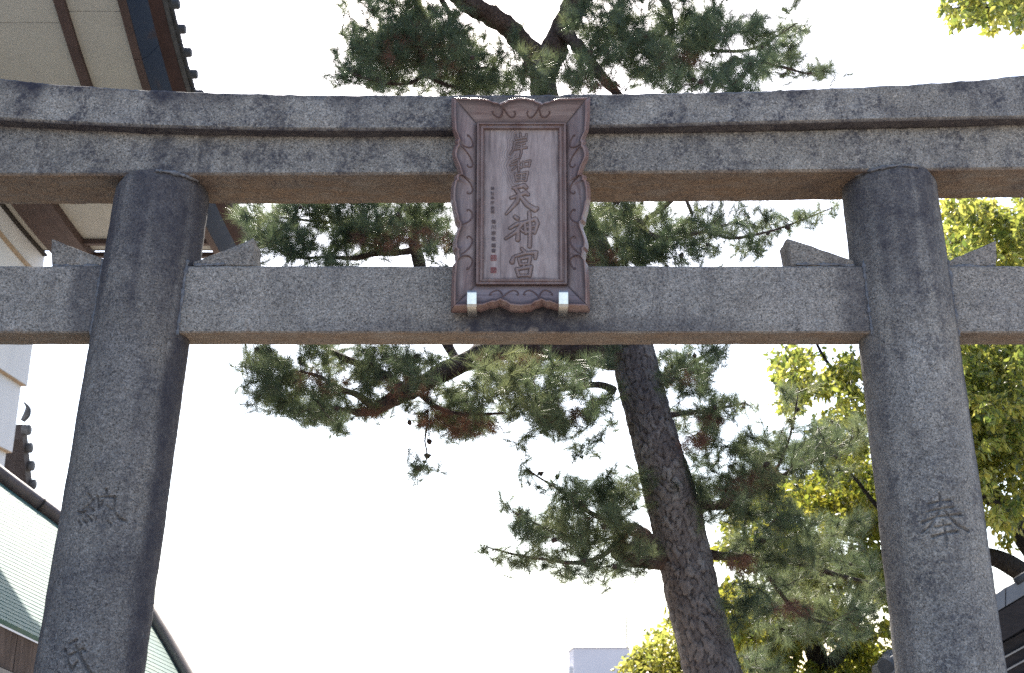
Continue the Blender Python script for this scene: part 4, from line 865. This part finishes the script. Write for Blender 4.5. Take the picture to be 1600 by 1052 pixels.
for b_ in BR:
    q = skel(b_, PY); nz = np.stack([fbm(q[:, :3] * 4 + 3 * k, 90 + k, 3) for k in range(3)], -1); ww = np.clip(q[:, 3:4] * 0.6, 0, 0.02); q[1:, :3] += (nz * ww)[1:]; q[:, 3] *= 1 + 0.22 * fbm(q[:, :3] * 12, 44, 2)
    seg = 16 if q[0, 3] > 0.06 else (10 if q[0, 3] > 0.03 else 7); v, f = tube_np(q, seg)
    if q[0, 3] > 0.06:                          # thick limbs get lumps and a ragged end
        ax = np.repeat(q[:, :3], seg, 0); dv = v - ax; v = ax + dv * (1 + 0.22 * fbm(v * 14, 61, 3) + 0.10 * fbm(v * 40, 62, 2))[:, None]
        v[-seg:] += (q[-1, :3] - q[-2, :3]) / np.linalg.norm(q[-1, :3] - q[-2, :3]) * (0.05 * rng.normal(size=(seg, 1)))
    obj('branch', v, f, M_BRANCH, pine, smooth=True); paths.append(q)
PADS = [(1000, 850, 20, 10, -.5), (975, 850, 16, 10, -.5), (1130, 770, 30, 14, -.2), (1175, 752, 30, 16, -.3), (1215, 735, 30, 14, -.3), (1262, 712, 26, 12, -.35), (1295, 700, 22, 10, -.4), (1140, 795, 26, 9, -.2), (1100, 790, 20, 12, 0), (1180, 800, 40, 10), (600, 570, 36, 18), (640, 562, 30, 14), (700, 605, 30, 18), (645, 642, 26, 9), (700, 662, 30, 12), (880, 662, 22, 10), (960, 652, 12, 12), (860, 680, 12, 9), (410, 610, 20, 22), (480, 640, 30, 14), (550, 650, 18, 10),
 (560, 112, 32, 18), (590, 100, 40, 30), (600, 55, 40, 34), (640, 85, 42, 40), (680, 45, 40, 34), (625, 5, 50, 20), (560, -10, 30, 14), (735, 95, 40, 36), (720, 60, 30, 26), (780, 110, 45, 28), (845, 122, 24, 16, -.25), (862, 95, 16, 12, -.3),
 (930, 35, 42, 30), (955, 78, 42, 34), (1005, 30, 50, 30), (1000, 105, 46, 26), (1050, 55, 36, 34), (1105, 28, 30, 36), (1100, 110, 50, 26), (1155, 75, 38, 36), (1190, 110, 46, 18), (1215, 70, 30, 28), (1262, 112, 30, 13), (1248, 45, 16, 20), (1140, 130, 50, 14), (1060, 128, 40, 14), (760, 135, 60, 14), (690, 132, 40, 12), (640, 125, 40, 14), (1235, 10, 12, 12),
 (660, -60, 70, 40), (560, -90, 50, 30), (760, -60, 60, 40), (850, -90, 70, 40), (960, -70, 70, 40), (1060, -60, 60, 40), (920, -170, 90, 50), (820, -160, 60, 40),
 (425, 345, 32, 26), (470, 335, 40, 26), (520, 350, 46, 34), (575, 340, 44, 32), (630, 335, 40, 28), (680, 340, 36, 32), (540, 395, 40, 14), (480, 398, 40, 16), (425, 398, 28, 18), (410, 370, 14, 16), (600, 375, 26, 16), (695, 395, 22, 18), (525, 290, 60, 30), (620, 275, 60, 30), (700, 300, 30, 20),
 (945, 340, 36, 34), (950, 390, 36, 26), (990, 375, 40, 34), (1035, 345, 40, 28), (1050, 388, 50, 20), (1090, 352, 34, 26), (1140, 355, 22, 18), (1185, 362, 28, 20), (1240, 338, 34, 16), (1285, 328, 20, 12), (1165, 392, 20, 8), (1000, 270, 50, 30), (1090, 260, 50, 30), (1170, 280, 40, 25),
 (397, 565, 20, 24), (420, 590, 34, 32), (460, 560, 38, 26), (470, 610, 44, 30), (440, 628, 26, 18), (515, 635, 40, 22), (545, 570, 40, 22), (560, 610, 30, 24), (600, 555, 34, 16), (600, 600, 24, 20), (655, 570, 26, 18), (700, 632, 40, 24), (745, 640, 42, 30), (730, 672, 34, 16), (800, 615, 48, 34), (845, 595, 42, 30), (790, 575, 40, 20), (830, 650, 32, 20), (880, 630, 38, 30), (925, 600, 26, 34), (655, 735, 18, 7, -.35), (685, 715, 9, 8, -.35), (825, 690, 12, 16), (925, 690, 22, 14), (585, 655, 14, 14), (520, 672, 7, 12), (900, 560, 40, 16), (480, 655, 16, 10), (430, 480, 50, 30), (520, 470, 60, 30), (620, 480, 60, 30), (760, 600, 30, 14),
 (828, 735, 13, 8, -.5), (850, 760, 18, 10, -.5), (880, 775, 26, 14, -.5), (925, 770, 32, 22, -.5), (975, 765, 30, 26, -.3), (800, 798, 18, 10, -.5), (835, 810, 28, 16, -.5), (880, 820, 36, 20, -.5), (930, 815, 36, 22, -.5), (975, 800, 30, 26, -.4), (785, 858, 26, 8, -.6), (830, 872, 36, 12, -.6), (880, 880, 30, 14, -.6), (920, 850, 34, 16, -.5), (950, 885, 26, 9, -.5), (990, 892, 24, 7, -.3),
 (1055, 575, 24, 26), (1085, 575, 30, 28), (1105, 560, 20, 18), (1075, 612, 26, 18), (1085, 660, 34, 16), (1130, 640, 30, 14), (1160, 632, 14, 8), (1115, 690, 34, 22), (1170, 690, 30, 16), (1095, 745, 32, 26), (1150, 735, 40, 26), (1205, 715, 34, 22), (1245, 690, 26, 18), (1242, 630, 9, 30, -.4), (1300, 690, 26, 14), (1338, 672, 16, 14), (1290, 645, 9, 10), (1190, 780, 40, 18), (1300, 730, 20, 9), (1060, 480, 50, 30), (960, 480, 40, 30),
 (1170, 850, 30, 16), (1225, 862, 36, 18), (1285, 860, 34, 16), (1340, 880, 26, 16), (1190, 905, 34, 18), (1265, 920, 40, 20), (1345, 930, 26, 24), (1165, 950, 24, 18), (1240, 975, 36, 16), (1330, 985, 30, 20), (1200, 1030, 36, 16), (1250, 820, 36, 14), (1340, 830, 24, 14),
 (790, 70, 20, 18), (810, 130, 40, 16), (885, 112, 22, 20, -.2), (905, 125, 30, 18), (980, 60, 50, 30), (1030, 85, 50, 30), (1075, 30, 40, 30), (930, 5, 40, 20), (660, 60, 50, 40), (590, 75, 50, 40), (575, 110, 40, 18), (720, 115, 50, 26), (1180, 50, 30, 24), (1245, 75, 24, 20), (1285, 108, 14, 10), (450, 360, 30, 20), (560, 370, 40, 24), (640, 355, 50, 26), (1000, 400, 50, 14), (960, 360, 30, 40), (1120, 380, 30, 18), (390, 350, 10, 14), (415, 335, 14, 12)]
tips, tone = pads_points(PADS, PY, 76, 0.36, grow=1.26, clump=4, crad=0.065)
tw = Twigs(paths + [tp]); dirs = tw.grow(tips)
dirs = dirs * 0.9 + np.array([0, -0.05, 0.35]) + rng.normal(size=dirs.shape) * 0.38; dirs /= np.linalg.norm(dirs, axis=1, keepdims=True)
tone = np.clip(0.42 + tone + rng.normal(size=len(tone)) * 0.12, 0, 1)
DEADP = [(600, 368, 50, 18), (670, 372, 40, 16), (705, 372, 14, 14), (930, 398, 40, 10), (640, 600, 40, 18), (690, 650, 46, 16), (740, 668, 40, 12), (590, 640, 26, 12), (520, 600, 26, 12), (900, 645, 30, 12), (850, 640, 30, 12), (980, 830, 30, 14), (1090, 690, 26, 16), (1110, 650, 26, 10), (1060, 590, 20, 10), (1150, 760, 34, 14), (1200, 740, 26, 10), (640, 70, 50, 34), (700, 90, 40, 26), (1060, 90, 40, 12), (920, 130, 50, 10), (1160, 880, 30, 14), (1240, 950, 30, 12), (480, 585, 26, 12), (800, 560, 60, 10)]
dt, dtone = pads_points([(x, y + 3, rx, ry, -0.45) for x, y, rx, ry in DEADP], PY, 62, 0.25); ddir = tw.grow(dt)
ddir = ddir + rng.normal(size=ddir.shape) * 0.5 + np.array([0, 0, -0.25]); ddir /= np.linalg.norm(ddir, axis=1, keepdims=True)
v, f, tn = needles(tips, dirs, tone, 84, 0.135, 0.0012, (0.25, 1.05), 0.11); obj('needles', v, f, M_NEEDLE, pine, kind='stuff', attr={'tone': tn})
v, f, tn = needles(dt, ddir, np.clip(0.5 + dtone, 0, 1), 54, 0.095, 0.0011, (0.4, 1.5)); obj('dead_needles', v, f, M_DEAD, pine, kind='stuff', attr={'tone': tn})
tw.build('twigs', M_TWIG, pine)
# cones
ov, of = tube_np([(0, 0, -0.026, 0.004), (0, 0, -0.019, 0.016), (0, 0, -0.006, 0.022), (0, 0, 0.008, 0.018), (0, 0, 0.020, 0.009), (0, 0, 0.026, 0.002)], 7)
mb = MB(); allw = tw.p[:tw.n]
cone_px = [(1240, 655), (1238, 668), (1246, 640), (1312, 680), (1335, 672), (1302, 690), (1310, 668), (1298, 700), (1306, 712), (1215, 740), (1225, 752), (1190, 765), (1262, 728), (1255, 745), (670, 690), (663, 722), (668, 712), (640, 660), (655, 665), (845, 740), (870, 745), (1085, 555), (1110, 560), (1095, 570), (1200, 365), (1230, 355), (1170, 340), (1010, 338), (1115, 20), (1125, 35), (1150, 40), (1225, 15)]
cpos = [P(x, y, PY - 0.35) for x, y in cone_px]
for j in rng.choice(len(allw), 330, replace=False): cpos.append(allw[j] + rng.normal(size=3) * 0.015)
for c in cpos:
    R_ = rng.normal(size=(3, 3)); q_, _ = np.linalg.qr(R_); k = rng.uniform(0.7, 1.15)
    vv = ov * k; vv = vv * (1 + 0.16 * rng.normal(size=(len(vv), 1))); mb.add(vv @ q_ + c, of)
mb.build('pine_cones', M_CONE, pine, kind='stuff')

# broadleaf trees
LV = np.array([(0, 0, 0), (0.24, 0.30, 0.05), (0.0, 0.34, -0.04), (-0.24, 0.30, 0.05), (0.22, 0.66, 0.03), (0.0, 0.70, -0.07), (-0.22, 0.66, 0.03), (0, 1.05, -0.18)])
LF = np.array([(0, 1, 2), (0, 2, 3), (1, 4, 5), (1, 5, 2), (2, 5, 6), (2, 6, 3), (4, 7, 5), (5, 7, 6)])
def leaves(tips, dirs, tone, per, size, droop=0.5):
    n = len(tips) * per; T = np.repeat(tips, per, 0); D = np.repeat(dirs, per, 0)
    a = rng.normal(size=(n, 3)); d = D * 0.55 + a * 0.6 + np.array([0, 0, -droop]); d /= np.linalg.norm(d, axis=1, keepdims=True)
    w = np.cross(d, rng.normal(size=(n, 3)) + np.array([0, 0, 1.2])); w /= np.linalg.norm(w, axis=1, keepdims=True); nn = np.cross(w, d)
    sz = (size * rng.uniform(0.65, 1.2, n))[:, None, None]; base = T - D * (rng.random(n)[:, None] * size * 1.6) + rng.normal(size=(n, 3)) * size * 0.35
    v = base[:, None] + sz * (LV[None, :, 0:1] * w[:, None] + LV[None, :, 1:2] * d[:, None] + LV[None, :, 2:3] * nn[:, None])
    f = (LF[None] + (np.arange(n) * 8)[:, None, None]).reshape(-1, 3); tn = np.clip(np.repeat(tone, per) + rng.normal(size=n) * 0.26, 0, 1)
    return v.reshape(-1, 3), f, np.repeat(tn, 8)
def broadleaf(label, base_px, Y, branches, pads, dens, spreadY, per, size, m, base_tone, name='broadleaf_tree', tbias=0.0):
    base = P(base_px[0], base_px[1], Y); t = thing(name, label, 'tree', (base[0], Y, 0), 'broadleaf trees behind the gate'); ps = []
    for k, b_ in enumerate(branches):
        q = skel(b_, Y); q[:, 3] *= 1 + 0.12 * fbm(q[:, :3] * 6, 55, 2); v, f = tube_np(q, 12 if k == 0 else 8); obj('trunk' if k == 0 else 'branch', v, f, M_CAMBARK, t, smooth=True); ps.append(q)
    tips, tone = pads_points(pads, Y, dens, spreadY); g = Twigs(ps); d = g.grow(tips, 0.1, 0.004); g.build('twigs', M_CAMBARK, t)
    d = d + rng.normal(size=d.shape) * 0.4; d /= np.linalg.norm(d, axis=1, keepdims=True)
    v, f, tn = leaves(tips, d, np.clip(base_tone + tone + rng.normal(size=len(tone)) * 0.15, 0, 1), per, size); obj('leaves', v, f, m, t, kind='stuff', attr={'tone': tn}); return t
def rpads(x0, x1, y0, y1, n, r=(28, 46), o=1.4):
    return [(rng.uniform(x0, x1), rng.uniform(y0, y1), rng.uniform(*r), rng.uniform(*r) * 0.75, rng.uniform(-o, o)) for _ in range(n)]
broadleaf('large yellow green tree with dark limbs behind the right pillar, one bough over the lintel', (1720, 1400), 6.0,
 [[(1740, 1430, 95, 0), (1715, 1200, 80, 0), (1680, 1000, 66, 0), (1640, 890, 52, 0), (1600, 835, 38, 0), (1568, 795, 28, 0), (1545, 755, 20, .1), (1535, 700, 14, .2), (1555, 620, 9, .2), (1580, 520, 6, .2), (1560, 400, 4, .2)],
  [(1668, 960, 44, 0), (1630, 918, 38, -.1), (1590, 890, 34, -.2), (1555, 872, 30, -.2), (1500, 860, 22, -.2), (1440, 840, 14, -.2), (1380, 800, 9, 0), (1330, 740, 5, .1)],
  [(1575, 800, 18, 0), (1545, 782, 15, -.2), (1520, 765, 12, -.3), (1460, 730, 9, -.3), (1400, 690, 8, 0), (1350, 650, 7, .2), (1310, 590, 6, .3), (1280, 545, 5, .4), (1255, 480, 3, .4)],
  [(1400, 690, 7, 0), (1340, 610, 5, .3), (1300, 590, 4, .3), (1260, 590, 3, .3), (1225, 588, 2, .3)],
  [(1690, 1000, 40, 0), (1720, 800, 34, .5), (1700, 600, 26, .5), (1680, 400, 20, 0), (1670, 200, 16, -.8), (1640, 60, 12, -1.6), (1590, 20, 8, -2.0), (1530, 10, 5, -2.2), (1480, 15, 3, -2.2)],
  [(1700, 640, 18, .5), (1640, 590, 12, .3), (1590, 560, 8, .1), (1530, 545, 5, 0)]],
 rpads(1480, 1640, 315, 425, 22) + rpads(1490, 1640, 540, 760, 46) + rpads(1520, 1620, 740, 840, 10, (16, 26)) + rpads(1400, 1500, 350, 800, 12) + rpads(1215, 1345, 550, 650, 15, (16, 28)) + rpads(1290, 1350, 650, 720, 6, (16, 26)) + [(1235, 570, 26, 18, .4), (1225, 600, 18, 12, .4), (1300, 600, 26, 24, .3), (1320, 570, 20, 20, .3), (1330, 620, 20, 26, .3), (1265, 555, 20, 10, .4), (1260, 610, 18, 14, .4), (1340, 660, 20, 20, .3), (1215, 560, 10, 14, .4), (1290, 480, 60, 40, .4)]
 + [(1500, 12, 40, 18, -2.2), (1540, 22, 36, 16, -2.1), (1580, 15, 34, 24, -2.1), (1555, 48, 12, 9, -2.1), (1490, 35, 14, 9, -2.2), (1600, 40, 20, 12, -2.0), (1540, -20, 60, 20, -2.1), (1610, -10, 40, 30, -2), (1665, 150, 46, 34, -.9), (1690, 240, 50, 36, -.5), (1650, 80, 44, 26, -1.5), (1720, 320, 60, 40, 0), (1700, 420, 60, 40, .2), (1740, 520, 60, 40, .4), (1690, 600, 50, 40, .4), (1750, 680, 60, 40, .4), (1700, 740, 40, 30, .2)],
 74, 0.5, 11, 0.080, M_LEAF, 0.55)
broadleaf('small golden green tree at the bottom, left of the pine trunk', (1090, 1400), 9.5,
 [[(1090, 1420, 40, 0), (1085, 1250, 34, 0), (1075, 1100, 26, 0), (1065, 1020, 14, 0), (1070, 960, 6, 0)], [(1078, 1120, 16, 0), (1030, 1060, 9, -.3), (990, 1030, 4, -.3)], [(1078, 1110, 16, 0), (1110, 1040, 8, .3), (1120, 980, 4, .3)]],
 [(1070, 950, 22, 14, 0), (1062, 975, 24, 16, 0), (1090, 985, 26, 24, 0), (1030, 1000, 24, 16, 0), (1060, 1015, 36, 24, 0), (1005, 1022, 22, 14, 0), (1025, 1040, 34, 20, 0), (985, 1045, 24, 14, 0), (1085, 1040, 36, 30, 0), (1000, 1075, 44, 24, 0), (1070, 1085, 54, 34, 0), (1120, 1020, 30, 40, 0), (960, 1075, 22, 14, 0), (1075, 920, 12, 12, 0)],
 42, 0.5, 10, 0.085, M_LEAF, 0.72)
broadleaf('dense mixed green tree low behind the pine, between its trunk and the right pillar', (1290, 1500), 8.0,
 [[(1310, 1420, 70, 0), (1300, 1250, 60, 0), (1290, 1120, 48, 0), (1280, 1040, 36, 0), (1262, 985, 26, 0), (1250, 930, 16, 0), (1240, 850, 8, 0)], [(1285, 1050, 26, 0), (1320, 1010, 20, -.2), (1325, 970, 14, -.2), (1345, 900, 8, -.2), (1350, 790, 4, 0)], [(1275, 1000, 16, 0), (1240, 985, 16, -.2), (1215, 965, 13, -.3), (1180, 950, 8, -.3), (1150, 900, 4, -.3)], [(1290, 1090, 18, 0), (1220, 1050, 12, .3), (1160, 1020, 6, .3)]],
 rpads(1290, 1400, 690, 790, 16, (22, 36)) + rpads(1150, 1400, 760, 900, 30) + rpads(1130, 1400, 880, 1060, 34) + rpads(1120, 1400, 1050, 1150, 10) + [(1140, 830, 28, 16, .5), (1130, 860, 24, 18, .5), (1330, 705, 26, 18, 0), (1300, 740, 24, 16, 0)],
 62, 0.4, 10, 0.088, M_LEAF2, 0.70)
